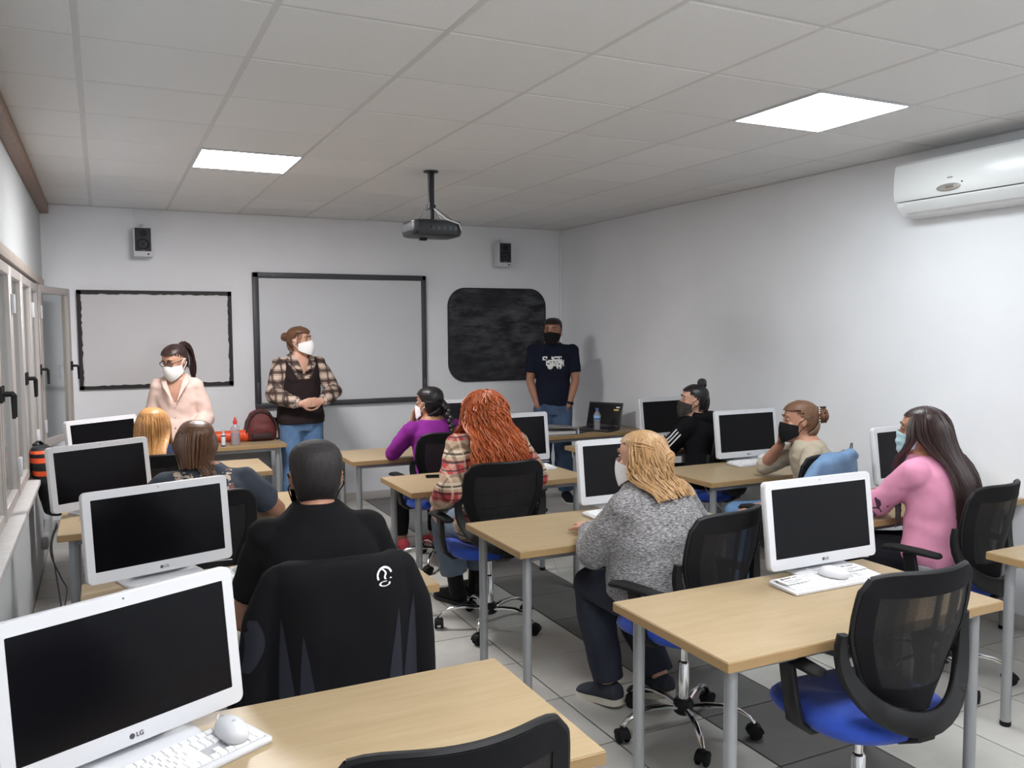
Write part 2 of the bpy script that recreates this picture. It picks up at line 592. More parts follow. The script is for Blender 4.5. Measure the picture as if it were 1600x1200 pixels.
# ------------------------------------------------------------------ ceiling lights
def m_emit(name, col, s):
    t = NT(name)
    e = t.n('ShaderNodeEmission')
    e.inputs['Color'].default_value = col
    e.inputs['Strength'].default_value = s
    t.l(e.outputs[0], t.out.inputs['Surface'])
    return t.m
LED_MATS = {'front': m_emit('led_diffuser_neutral', (1.0, 0.97, 0.965, 1), LED_FRONT), 'side': m_emit('led_diffuser_cool', (0.90, 0.975, 1.0, 1), LED_SIDE), 'rear': m_emit('led_diffuser_white', (0.97, 0.98, 1.0, 1), LED_REAR)}
LABELS = {(1, 5): 'lit square LED panel above the windows-side desks, near the projector', (5, 1): 'lit square LED panel close to the air conditioner',
          (1, -2): 'lit square LED panel overhead above the closest desk by the windows', (3, -2): 'lit square LED panel overhead above the middle column of desks',
          (1, -5): 'lit square LED panel at the room back by the windows', (3, -5): 'lit square LED panel at the room back in the middle', (5, -5): 'lit square LED panel at the room back by the right wall'}
for (i, j) in sorted(LIGHTS):
    x, y = GX + GT * (i + .5), GY + GT * (j + .5)
    t = thing('ceiling_light', LABELS[(i, j)], 'ceiling light', (x, y, ZC), group='LED ceiling panels')
    fr = MB()
    for (c, s) in (((0, -.292, 0), (.596, .012, .014)), ((0, .292, 0), (.596, .012, .014)), ((-.292, 0, 0), (.012, .572, .014)), ((.292, 0, 0), (.012, .572, .014))):
        fr.box((c[0], c[1], 0.002), s)
    fr.build('panel_frame', WHITE_PLASTIC, t, smooth=0)
    MB().box((0, 0, 0.001), (.572, .572, .008)).build('diffuser', LED_MATS['front' if (i, j) == (1, 5) else 'side' if (i, j) == (5, 1) else 'rear'], t, smooth=0)

# ------------------------------------------------------------------ boards and wall things
def rough_frame(x0, x1, z0, z1, wd, jag, seed):
    """hand-taped frame: outer edge straight, inner edge ragged"""
    rg = random.Random(seed)
    mb = MB()
    def strip(a, b, inn):
        n = 40
        vs, fs = [], []
        for k in range(n + 1):
            t = k / n
            p = (a[0] + (b[0] - a[0]) * t, a[1] + (b[1] - a[1]) * t)
            q = wd + rg.uniform(-jag, jag)
            for dy in (0, -0.012):
                vs.append((p[0], YF - 0.010 + dy, p[1]))
                vs.append((p[0] + inn[0] * q, YF - 0.010 + dy, p[1] + inn[1] * q))
        for k in range(n):
            o, o2 = 4 * k, 4 * (k + 1)
            fs += [(o, o2, o2 + 1, o + 1), (o + 2, o + 3, o2 + 3, o2 + 2), (o, o + 2, o2 + 2, o2), (o + 1, o2 + 1, o2 + 3, o + 3)]
        mb.add(vs, fs)
    strip((x0, z1), (x1, z1), (0, -1)); strip((x0, z0), (x1, z0), (0, 1))
    strip((x0, z0), (x0, z1), (1, 0)); strip((x1, z0), (x1, z1), (-1, 0))
    return mb
WHITEBOARD = mat('whiteboard_enamel', srgb(206, 205, 208), 0.12, var=0.02, vscale=2)
t = thing('whiteboard', 'whiteboard with ragged black taped frame, beside the open window', 'whiteboard', (0.445, YF, 1.18))
def rel(o, base):
    o.location = (-base[0], -base[1], -base[2])
    return o
b1 = (0.445, YF, 1.18)
rel(MB().box((0.445, YF - 0.008, 1.605), (1.25, 0.014, 0.845)).build('board_surface', WHITEBOARD, t, smooth=0), b1)
rel(rough_frame(-0.183, 1.0735, 1.179, 2.031, 0.034, 0.005, 5).build('board_frame', mat('black_tape', srgb(30, 27, 28), 0.6, var=0.2, vscale=40), t, smooth=0), b1)

b2 = (2.104, YF, 0.953)
t = thing('interactive_board', 'large interactive whiteboard with dark grey plastic frame', 'whiteboard', b2)
FRAME_GREY = mat('dark_grey_frame', srgb(60, 60, 66), 0.45)
IWB = mat('projection_surface', srgb(208, 210, 214), 0.5, var=0.015, vscale=1.5)
x0, x1, z0, z1 = 1.2596, 2.9475, 0.953, 2.2125
rel(MB().box(((x0 + x1) / 2, YF - 0.015, (z0 + z1) / 2), (x1 - x0 - 0.1, 0.022, z1 - z0 - 0.1)).build('board_surface', IWB, t, smooth=0), b2)
f = MB()
f.rbox(((x0 + x1) / 2, YF - 0.02, z1 - 0.026), (x1 - x0, 0.038, 0.052), 0.008)
f.rbox(((x0 + x1) / 2, YF - 0.024, z0 + 0.024), (x1 - x0, 0.046, 0.048), 0.008)
f.rbox((x0 + 0.028, YF - 0.02, (z0 + z1) / 2), (0.056, 0.038, z1 - z0), 0.008)
f.rbox((x1 - 0.024, YF - 0.02, (z0 + z1) / 2), (0.048, 0.038, z1 - z0), 0.008)
rel(f.build('board_frame', FRAME_GREY, t), b2)
for xx in (x0 + 0.03, x1 - 0.025):
    rel(MB().rbox((xx, YF - 0.045, z0 + 0.14), (0.03, 0.012, 0.2), 0.004).build('corner_button_strip', FRAME_GREY, t), b2)
rel(MB().lathe([(0.0001, -0.046), (0.006, -0.046), (0.006, -0.03)], 10, (x0 + 0.19, YF, z1 - 0.026), 'Y').build('indicator_button', GREY_PRINT, t), b2)

def m_chalk():
    t = NT('chalk_smeared_slate')
    v = t.coord('Object', (1.6, 1, 5.5))
    v2 = t.coord('Object', (1, 1, 1))
    n1 = t.noise(v, 2.2, 6, 0.65)
    n2 = t.noise(v2, 1.6, 3)
    f = t.math('MULTIPLY', t.ramp(n1, [(0.40, (0, 0, 0, 1)), (0.74, (1, 1, 1, 1))]), t.ramp(n2, [(0.35, (0.1, 0.1, 0.1, 1)), (0.65, (1, 1, 1, 1))]))
    t.color(t.mix(t.math('MULTIPLY', f, 0.8), srgb(20, 21, 27), srgb(128, 130, 136)))
    t.setp(Roughness=0.75)
    return t.m
b3 = (3.752, YF, 1.134)
t = thing('blackboard', 'black slate board with rounded corners and chalk smears', 'blackboard', b3)
fr = lambda a, b, z: (a, -z, b)
MB().prism([(a, b + 0.482) for a, b in rrect(1.122, 0.964, 0.19, 10)], 0.002, 0.014, fr).build('slate_panel', m_chalk(), t)
def ring_prism(o1, o2, z0, z1, fr):
    mb = MB()
    mb.loft([[fr(a, b, z0) for a, b in o1], [fr(a, b, z1) for a, b in o1], [fr(a, b, z1) for a, b in o2], [fr(a, b, z0) for a, b in o2], [fr(a, b, z0) for a, b in o1]], False, False)
    return mb
ring_prism([(a, b + .482) for a, b in rrect(1.13, .972, .194, 10)], [(a, b + .482) for a, b in rrect(1.106, .948, .182, 10)], 0.001, 0.018, fr).build('board_edge', mat('board_edge_black', srgb(26, 26, 29), .5), t)

def wall_speaker(x, label):
    t = thing('wall_speaker', label, 'loudspeaker', (x, YF, 2.315), group='loudspeakers on the front wall')
    d = 0.15
    MB().rbox((0, -d / 2 - 0.004, 0.124), (0.155, d, 0.248), 0.008).build('cabinet', WHITE_PLASTIC, t)
    g = MB().rbox((0, -d - 0.005, 0.144), (0.128, 0.008, 0.196), 0.004).build('baffle', mat('dark_baffle', srgb(42, 42, 50), .6), t)
    MB().lathe([(0.046, -d - 0.008), (0.05, -d - 0.014), (0.044, -d - 0.014), (0.036, -d - 0.009), (0.014, -d - 0.006), (0.012, -d - 0.011), (0.0, -d - 0.013)][::-1], 24, (0, 0, 0.105), 'Y').build('woofer', BLACK_PLASTIC, g)
    MB().lathe([(0.028, -d - 0.008), (0.031, -d - 0.012), (0.026, -d - 0.012), (0.018, -d - 0.009), (0.006, -d - 0.012), (0.0, -d - 0.013)][::-1], 20, (0, 0, 0.197), 'Y').build('tweeter', BLACK_PLASTIC, g)
    MB().box((0.0, -d - 0.0105, 0.058), (0.026, 0.003, 0.008)).build('badge', WHITE_PRINT, g, smooth=0)
    MB().lathe([(0.0, -d - 0.012), (0.007, -d - 0.012), (0.008, -d - 0.003)], 12, (0.04, 0, 0.022), 'Y').build('volume_knob', BLACK_PLASTIC, t)
    MB().rbox((0, -0.012, 0.265), (0.03, 0.02, 0.05), 0.003).build('bracket', WHITE_PLASTIC, t)
    return t
wall_speaker(0.345, 'white loudspeaker with black front above the framed whiteboard')
wall_speaker(3.775, 'white loudspeaker with black front above the blackboard')

# ------------------------------------------------------------------ projector on its ceiling pole
t = thing('projector', 'black ceiling projector on a dark pole with silver braces', 'projector', (2.03, 5.418, ZC))
DARKM = mat('dark_metal', srgb(40, 41, 48), 0.45, 0.3)
PROJ = mat('projector_shell', srgb(20, 20, 26), 0.4)
MB().lathe([(0.05, 0.0), (0.05, -0.008), (0.022, -0.012), (0.019, -0.3), (0.019, -0.34)], 16).build('ceiling_pole', DARKM, t)
b = MB()
out = rrect(0.36, 0.27, 0.06, 6)
b.loft([[(a * s, c * s, z) for a, c in out] for s, z in ((0.86, -0.335), (0.97, -0.345), (1.0, -0.37), (1.0, -0.415), (0.96, -0.435), (0.85, -0.442))][::-1])
bd = b.build('projector_body', PROJ, t)
MB().rbox((-0.155, -0.03, -0.385), (0.055, 0.24, 0.07), 0.02, 3).build('end_cover', mat('grey_cover', srgb(62, 66, 68), .5), bd)
MB().lathe([(0.0, 0.125), (0.034, 0.125), (0.04, 0.15), (0.036, 0.152), (0.028, 0.14), (0.0, 0.138)], 20, (0.06, 0, -0.39), 'Y').build('lens', mat('lens_black', srgb(12, 12, 16), .1), bd)
for k in range(5):
    MB().box((-0.04 + 0.04 * k, -0.136, -0.392), (0.022, 0.004, 0.024)).build('port', mat('port_grey', srgb(58, 60, 66), .4, .3), bd, smooth=0)
for k, (a, c) in enumerate(((-0.13, -0.06), (0.13, -0.09), (-0.1, 0.09), (0.12, 0.08))):
    MB().tube([(0.0, 0, -0.235), (a * .35, c * .35, -0.262), (a, c, -0.338), (a * 1.05, c * 1.05, -0.35)], 0.0055, 8).build('brace', CHROME, t)
MB().lathe([(0.03, -0.225), (0.03, -0.25)], 14).build('brace_collar', DARKM, t)
MB().tube([(0.01, -0.02, -0.25), (0.06, -0.12, -0.33), (0.14, -0.15, -0.36), (0.16, -0.14, -0.40)], 0.006, 8).build('cable', mat('pale_cable', srgb(196, 196, 198), .5), t)
MB().tube([(0.0, -0.02, -0.02), (-0.02, -0.022, -0.1), (-0.018, -0.022, -0.2), (-0.03, -0.1, -0.32), (-0.05, -0.14, -0.39)], 0.004, 8).build('cable', BLACK_PLASTIC, t)
MB().rbox((-0.04, 0.06, -0.45), (0.05, 0.03, 0.016), 0.004).build('foot', BLACK_PLASTIC, bd)

# ------------------------------------------------------------------ air conditioner
t = thing('air_conditioner', 'white split air conditioner with silver oval display on the right wall', 'air conditioner', (XR, 3.16, 2.33))
AC = mat('ac_shell', srgb(232, 234, 235), 0.25)
prof = [(0, .320), (-.165, .320), (-.200, .312), (-.216, .296), (-.224, .25), (-.228, .19), (-.226, .13), (-.222, .100), (-.214, .087), (0, .085)]
y0, y1 = -0.45, 0.45
def acring(y, s):
    return [(-0.1 + (x + 0.1) * s if x < 0 else x, y, .2 + (z - .2) * s) for x, z in prof]
MB().loft([acring(y0, .985), acring(y0 + .005, 1), acring(y1 - .005, 1), acring(y1, .985)]).build('front_panel', AC, t, smooth=28)
prof2 = [(0, .082), (-.2, .082), (-.195, .06), (-.165, .022), (-.14, .008), (0, .0)]
MB().loft([[(x, y, z) for x, z in prof2] for y in (y0 + .004, y1 - .004)]).build('lower_body', AC, t, smooth=25)
lo = MB()
lo.loft([[(-.2035, y, .074), (-.1985, y, .056), (-.170, y, .020), (-.164, y, .024), (-.19, y, .058), (-.196, y, .074)] for y in (y0 + .05, y1 - .05)])
lo.build('louvre', mat('ac_louvre', srgb(216, 218, 219), 0.35), t, smooth=25)
el = circ((0, 0), 1, 28)
MB().loft([[(-.2235 - d, .085 + a * .075 * s, .125 + c * .021 * s) for a, c in el] for s, d in ((1, 0), (1, .006), (.85, .008))]).build('display_oval', mat('silver_display', srgb(168, 164, 158), .3, .4), t)
MB().rbox((-.231, .075, .127), (.004, .05, .018), .002).build('display_window', mat('display_dark', srgb(120, 116, 112), .3), t)
MB().lathe([(0.0, -.233), (.004, -.233), (.004, -.225)], 10, (0, .0, .145), 'X').build('sensor_dot', DARK_PRINT, t)
MB().rbox((-.229, .075, .178), (.002, .034, .007), .001).build('maker_mark', GREY_PRINT, t)

# ------------------------------------------------------------------ desks
DZ = 0.735
def build_desk(W=1.2, D=0.6, panel=False, leg_r=0.02):
    t = thing('desk', '', 'desk')
    th = 0.032
    tp = MB()
    tp.box((0, 0, DZ - 0.002), (W - 0.004, D - 0.004, 0.004))
    top = tp.build('desktop', MAPLE, t, smooth=0)
    MB().rbox((0, 0, DZ - th / 2 - 0.001), (W, D, th - 0.002), 0.0015, 1).build('edge_band', MAPLE_EDGE, top, smooth=30)
    for sx in (-1, 1):
        for sy in (-1, 1):
            lx, ly = sx * (W / 2 - 0.065), sy * (D / 2 - 0.065)
            lg = MB().lathe([(leg_r, 0.018), (leg_r, DZ - th)], 18, (lx, ly, 0)).build('leg', LEG_METAL, t)
            MB().lathe([(leg_r * .95, 0.0), (leg_r * 1.08, 0.004), (leg_r * 1.08, 0.02), (leg_r * .9, 0.022)], 18, (lx, ly, 0)).build('foot', BLACK_SOFT, lg)
    fr = MB()
    for sy in (-1, 1):
        fr.box((0, sy * (D / 2 - 0.065), DZ - th - 0.016), (W - 0.14, 0.024, 0.03))
    fr.build('frame_rail', LEG_METAL, t, smooth=0)
    if panel:
        MB().box((0, D / 2 - 0.12, 0.42), (W - 0.16, 0.016, 0.5)).build('modesty_panel', mat('grey_panel', srgb(140, 138, 138), .6), t, smooth=0)  # grey sheet stands in for the shade under the table
    return t
def freeze(root):
    bpy.context.view_layer.update()
    for o in bpy.data.objects:
        if o.parent is not None:
            KIDS.setdefault(o.parent.name, [])
            if o.name not in KIDS[o.parent.name]:
                KIDS[o.parent.name].append(o.name)
desk0 = build_desk()
freeze(desk0)
DESKS = [(-.215, 1.56, 'pale maple desk in front of the camera beside the windows'), (-.10, 2.90, 'pale maple desk where the man in the black T-shirt sits'),
         (-.22, 4.39, 'pale maple desk of the woman in the grey printed T-shirt'), (-.19, 5.795, 'pale maple desk of the blonde student by the open window'),
         (1.556, 1.825, 'empty maple desk with a blue chair pushed in, keyboard covered with paper cards'), (1.562, 3.155, 'pale maple desk of the woman in the grey knit sweater'),
         (1.575, 4.59, 'pale maple desk of the red-haired student'), (1.58, 5.885, 'pale maple desk of the student in purple'),
         (3.30, 1.67, 'maple desk corner cut off by the picture edge near the right wall'), (3.31, 2.88, 'pale maple desk of the student in pink'),
         (3.30, 4.04, 'pale maple desk of the student in the beige sweater'), (3.32, 5.29, 'pale maple desk of the student in the striped black tracksuit')]
for k, (x, y, lab) in enumerate(DESKS):
    d = desk0 if k == 0 else copy_tree(desk0)
    d.location = (x + 0.6, y + 0.3, 0)
    tag(d, lab, 'desk', 'student desks in three columns')
tt = build_desk(1.22, 0.55)
tt.name = 'teacher_table'
tt.location = (3.905, 6.725, 0)
tag(tt, 'wooden teacher table holding laptop, binder and water bottle', 'table')
tt = build_desk(1.36, 0.55, True)
tt.name = 'side_table'
tt.location = (0.68, 7.40, 0)
tag(tt, 'wooden table with grey modesty panel under the framed whiteboard, holding bags', 'table')

# ------------------------------------------------------------------ all-in-one computers, keyboards, mice
def build_pc():
    t = thing('desktop_computer', '', 'computer')
    W, H, T = 0.55, 0.335, 0.042
    tilt = Matrix.Translation((0, 0, 0.03)) @ Matrix.Rotation(R(-7), 4, 'X')
    fr = lambda a, b, z: (a, z, b + H / 2)
    hb = MB()
    hb.M = tilt
    rings = []
    for s, z, rr in ((0.992, 0.0, .018), (1.0, .003, .02), (1.0, .026, .02), (.97, .036, .02), (.80, .05, .04), (.5, .056, .04)):
        rings.append([fr(a, b, z) for a, b in rrect(W * s, H * s, rr, 5)])
    hb.loft(rings[::-1], cap0=True, cap1=False)
    # bezel ring and recessed screen opening
    sw, sh, sc = 0.492, 0.262, (0, 0.006)
    inner = rrect(sw, sh, 0.003, 5, sc)
    outer = rrect(W * .992, H * .992, .018, 5)
    hb.loft([[fr(a, b, 0.0) for a, b in outer], [fr(a, b, -.0005) for a, b in inner], [fr(a, b, .003) for a, b in inner]], False, False)
    body = hb.build('housing', WHITE_PLASTIC, t)
    s = MB()
    s.M = tilt
    s.prism(inner, .0015, .004, fr)
    s.build('screen', SCREEN, t, smooth=0)
    lg = MB()
    lg.M = tilt
    lg.prism(circ((-0.010, -H / 2 + 0.0195), 0.0062, 16), -.0012, .0005, fr)
    logo = lg.build('logo_disc', DARK_PRINT, body, smooth=0)
    me = text_mesh('LG', 0.0145, 0.0003, 'LEFT', 0.0003)
    me.transform(tilt @ Matrix.Translation((-0.001, -0.0009, 0.0195)) @ Matrix.Rotation(R(90), 4, 'X'))
    obj('lettering', me, DARK_PRINT, body)
    wc = MB()
    wc.M = tilt
    wc.prism(circ((0.0, H / 2 - 0.012), 0.0022, 10), -.001, .0005, fr)
    wc.build('webcam', DARK_PRINT, body, smooth=0)
    nk = MB()
    nk.loft([[(a, b + y, z) for a, b in rrect(w_, d_, .01, 3)] for w_, d_, y, z in ((.20, .05, .062, .012), (.17, .03, .072, .06), (.15, .03, .078, .16), (.12, .025, .078, .20))])
    nk.build('stand_neck', WHITE_PLASTIC, t)
    MB().loft([[(a, b + .045, z) for a, b in rrect(.30 * s, .17 * s, .04, 5)] for s, z in ((1, 0.0), (1, .006), (.97, .011), (.8, .014))]).build('stand_foot', WHITE_PLASTIC, t)
    MB().tube([(0.12, .075, .06), (.14, .09, .035), (.17, .10, .006), (.24, .085, .005), (.30, .06, .005)], .0025, 6).build('cable', mat('pale_cable', srgb(196, 196, 198), .5), t)
    return t
pc0 = build_pc()
freeze(pc0)
PCS = [(0.040, 2.005, 26, 'white computer with dark screen cut off by the left picture edge, closest to camera'), (0.186, 3.43, 18.5, 'white computer with dark screen in front of the man in the black T-shirt'),
       (-0.01, 4.90, 30, 'white computer with dark screen by the windows, on the printed T-shirt woman\'s desk'), (0.01, 6.30, 38, 'white computer beside the open window, partly behind another screen'),
       (2.49, 2.365, 0, 'white computer with dark screen on the empty desk with the paper cards'), (2.468, 3.715, 0, 'white computer in front of the woman in the grey sweater'),
       (2.525, 5.16, 2, 'white computer mostly hidden behind the red-haired student'), (2.56, 6.44, 0, 'white computer in front of the student in purple'),
       (4.235, 3.40, 3, 'white computer half hidden behind the student in pink'), (4.09, 4.60, 0, 'white computer on the desk of the student in beige'), (4.235, 5.74, 3, 'white computer behind the student in the black tracksuit')]
for k, (x, y, a, lab) in enumerate(PCS):
    p = pc0 if k == 0 else copy_tree(pc0)
    p.location = (x, y, DZ)
    p.rotation_euler = (0, 0, R(a))
    tag(p, lab, 'computer', 'white desktop computers')

def key_layout():
    ks = []
    rows = [(0.052, [1] * 20), (0.030, [1] * 13 + [2.0] + [1] * 3 + [1] * 4), (0.0115, [1.5] + [1] * 12 + [1.5] + [1] * 3 + [1] * 4), (-0.007, [1.75] + [1] * 11 + [2.25] + [0] * 3 + [1] * 4),
            (-0.0255, [1.25] + [1] * 11 + [2.75] + [0, 1, 0] + [1] * 4), (-0.044, [1.25, 1.25, 1.25, 6.0, 1.25, 1.25, 1.25, 1.5] + [1] * 3 + [2, 1, 1])]
    for y, ws in rows:
        tot = sum(w_ if w_ else 1 for w_ in ws)
        u = 0.425 / tot
        x = -0.2125
        for w_ in ws:
            ww = (w_ if w_ else 1) * u
            if w_:
                ks.append((x + ww / 2, y, ww - 0.0022))
            x += ww
    return ks
KEYS = key_layout()
kcache = {}
def keycap(w_):
    k = round(w_, 4)
    if k not in kcache:
        a, b = w_ / 2, 0.0081
        kcache[k] = MB().loft([[(-a, -b, 0), (a, -b, 0), (a, b, 0), (-a, b, 0)], [(-a, -b, .004), (a, -b, .004), (a, b, .004), (-a, b, .004)], [(-a * .88, -b * .85, .0058), (a * .88, -b * .85, .0058), (a * .88, b * .85, .0058), (-a * .88, b * .85, .0058)]]).mesh('key', 0)
    return kcache[k]
def keyboard(x, y, a, label, single_keys=False):
    t = thing('keyboard', label, 'keyboard', (x, y, DZ), R(a), 'white keyboards')
    bd = MB()
    out = rrect(0.452, 0.14, 0.012, 4)
    def zt(b, top):
        return top + (b + 0.07) / 0.14 * 0.008
    bd.loft([[(p * s, q * s, z if z < .002 else zt(q, z)) for p, q in out] for s, z in ((.97, 0.0), (1, .003), (1, .010), (.985, .0125))])
    body = bd.build('keyboard_body', WHITE_PLASTIC, t)
    MB().add([(-.217, -.056, .0167 - .0033), (.217, -.056, .0134), (.217, .064, .0203), (-.217, .064, .0203)], [(0, 1, 2, 3)]).build('key_bed', KEY_BED, t, smooth=0)
    if single_keys:
        for kx, ky, kw in KEYS:
            o = obj('key', keycap(kw), WHITE_KEY, t, (kx, ky, zt(ky, .0125)))
            o.rotation_euler = (R(3.3), 0, 0)
    else:
        mb = MB()
        for kx, ky, kw in KEYS:
            a_, b_ = kw / 2, .008
            z = zt(ky, .0125)
            mb.loft([[(kx - a_, ky - b_, z), (kx + a_, ky - b_, z), (kx + a_, ky + b_, z), (kx - a_, ky + b_, z)], [(kx - a_ * .9, ky - b_ * .88, z + .0055), (kx + a_ * .9, ky - b_ * .88, z + .0055), (kx + a_ * .9, ky + b_ * .88, z + .0055), (kx - a_ * .9, ky + b_ * .88, z + .0055)]], False, True)
        o = mb.build('keys', WHITE_KEY, t, smooth=0)
        o['kind'] = 'stuff'
    return t
keyboard(0.093, 1.893, 28, 'white keyboard with grey key gaps under the closest computer', True)
keyboard(0.25, 3.27, 18, 'white keyboard on the desk of the man in the black T-shirt')
keyboard(0.10, 4.755, 25, 'white keyboard on the windows-side desk behind the third screen')
keyboard(2.385, 2.250, 0, 'white keyboard with paper cards on the empty desk')
keyboard(2.375, 3.575, 3, 'white keyboard under the woman in grey\'s computer')
keyboard(2.50, 5.0, 0, 'white keyboard on the red-haired student\'s desk')
keyboard(4.06, 4.475, 0, 'white keyboard on the desk of the student in beige')
keyboard(4.17, 3.23, 0, 'white keyboard on the desk of the student in pink')
keyboard(4.10, 5.56, 3, 'white keyboard under the tracksuit student\'s hands')
# printed cards lying on the empty desk's keyboard
def paper(name, x, y, z, wx, wy, a, label, lines, tilt=3.3):
    t = thing(name, label, 'paper', (x, y, z), R(a))
    sh = MB().box((0, 0, 0.0006), (wx, wy, 0.0008)).build('sheet', WHITE_PRINT, t, smooth=0)
    ink = MB()
    for (cx, cy, lw_, lh) in lines:
        ink.box((cx * wx, cy * wy, 0.0013), (lw_ * wx, lh * wy, 0.0004))
    ink.build('printed_lines', DARK_PRINT, sh, smooth=0)
    t.rotation_euler = (R(tilt), 0, R(a))
    return t
LN = [(-.3, .28, .12, .2), (-.05, .3, .3, .1), (.25, .28, .2, .08), (-.2, -.05, .4, .05), (.2, -.1, .3, .05), (-.1, -.3, .5, .04)]
paper('paper_card', 2.225, 2.268, DZ + .0268, 0.115, 0.062, 4, 'small printed paper card on the window-facing end of the keyboard', LN)
paper('paper_card', 2.505, 2.285, DZ + .0278, 0.17, 0.062, 2, 'wider printed paper card beside the mouse on the keyboard', LN)

def build_mouse():
    t = thing('computer_mouse', '', 'mouse')
    rings = []
    for z, sx, sy in ((0, .88, .94), (.004, .98, .99), (.012, 1, 1), (.022, .93, .94), (.031, .74, .78), (.037, .42, .48), (.0385, .1, .15)):
        ring = []
        for k in range(24):
            a = 2 * PI * k / 24
            ring.append((.0315 * sx * math.copysign(abs(math.cos(a)) ** .8, math.cos(a)), .054 * sy * math.sin(a) - .006 * z / .04, z))
        rings.append(ring)
    b = MB().loft(rings).build('mouse_body', WHITE_PLASTIC, t)
    MB().lathe([(0.0, -.003), (.008, -.003), (.0085, 0), (.008, .003), (0, .003)], 14, (0, .033, .0265), 'X').build('scroll_wheel', KEY_BED, t)
    MB().lathe([(.0, .0405), (.0045, .0405), (.005, .037)][::-1], 12, (0, -.012, -.001)).build('badge', KEY_BED, t)
    MB().tube([(0, .05, .01), (.003, .075, .006), (.02, .10, .003)], .0018, 6).build('cord', mat('pale_cable', srgb(196, 196, 198), .5), t)
    return t
ms0 = build_mouse()
freeze(ms0)
MICE = [(0.235, 1.968, DZ + .0235, 20, 'white mouse standing on the closest keyboard'), (2.40, 2.245, DZ + .0245, 30, 'white mouse on the keyboard with paper cards'),
        (0.45, 3.335, DZ, 15, 'white mouse beside the arm of the man in black'), (4.145, 4.50, DZ + .0245, 60, 'white mouse lying on the beige student\'s keyboard'), (2.73, 3.50, DZ, 0, 'white mouse beside the grey sweater woman\'s keyboard')]
for k, (x, y, z, a, lab) in enumerate(MICE):
    m_ = ms0 if k == 0 else copy_tree(ms0)
    m_.location = (x, y, z)
    m_.rotation_euler = (R(3), 0, R(a))
    tag(m_, lab, 'mouse', 'white computer mice')

# ------------------------------------------------------------------ office chairs
def m_meshcloth():
    t = NT('chair_mesh')
    v = t.coord('Object', (1, 1, 1))
    sep = t.n('ShaderNodeSeparateXYZ')
    t.l(v, sep.inputs[0])
    def holes(k):
        s = t.math('FRACT', t.math('MULTIPLY', sep.outputs[k], 250.0))
        return t.math('LESS_THAN', t.math('ABSOLUTE', t.math('SUBTRACT', s, 0.5)), 0.25)
    h = t.math('MULTIPLY', holes(0), holes(2))
    tr = t.n('ShaderNodeBsdfTransparent')
    mx = t.n('ShaderNodeMixShader')
    t.l(h, mx.inputs[0])
    t.l(t.b.outputs[0], mx.inputs[1])
    t.l(tr.outputs[0], mx.inputs[2])
    t.l(mx.outputs[0], t.out.inputs['Surface'])
    t.setp(Roughness=0.7)
    t.color(srgb(10, 10, 13))
    return t.m
CMESH = m_meshcloth()
BLUE = mat('blue_seat_cloth', srgb(24, 62, 158), 0.85, var=0.08, vscale=60, bump=0.25, bscale=500, sheen=0.2)
BLACK_CLOTH = mat('black_chair_cloth', srgb(14, 14, 17), 0.9, bump=0.2, bscale=400, spec=.25)
def back_pt(u, v):
    """u -1..1 across, v 0..1 bottom to top, in chair frame (sitter faces +Y)"""
    V = [0, .08, .2, .4, .55, .7, .85, .95, 1.0]
    Wd = [.085, .13, .165, .205, .23, .232, .226, .216, .195]
    for k in range(len(V) - 1):
        if v <= V[k + 1]:
            t = (v - V[k]) / (V[k + 1] - V[k])
            wd = Wd[k] + (Wd[k + 1] - Wd[k]) * t
            break
    else:
        wd = Wd[-1]
    z = 0.545 + 0.425 * v - 0.018 * (abs(u) ** 6) * (1 if v > .9 else 0)
    y = -0.235 - 0.075 * max(0, v - .25) ** 1.2 + 0.07 * u * u - 0.02 * math.sin(PI * min(1, v * 1.6)) * 0
    return Vector((u * wd, y, z))
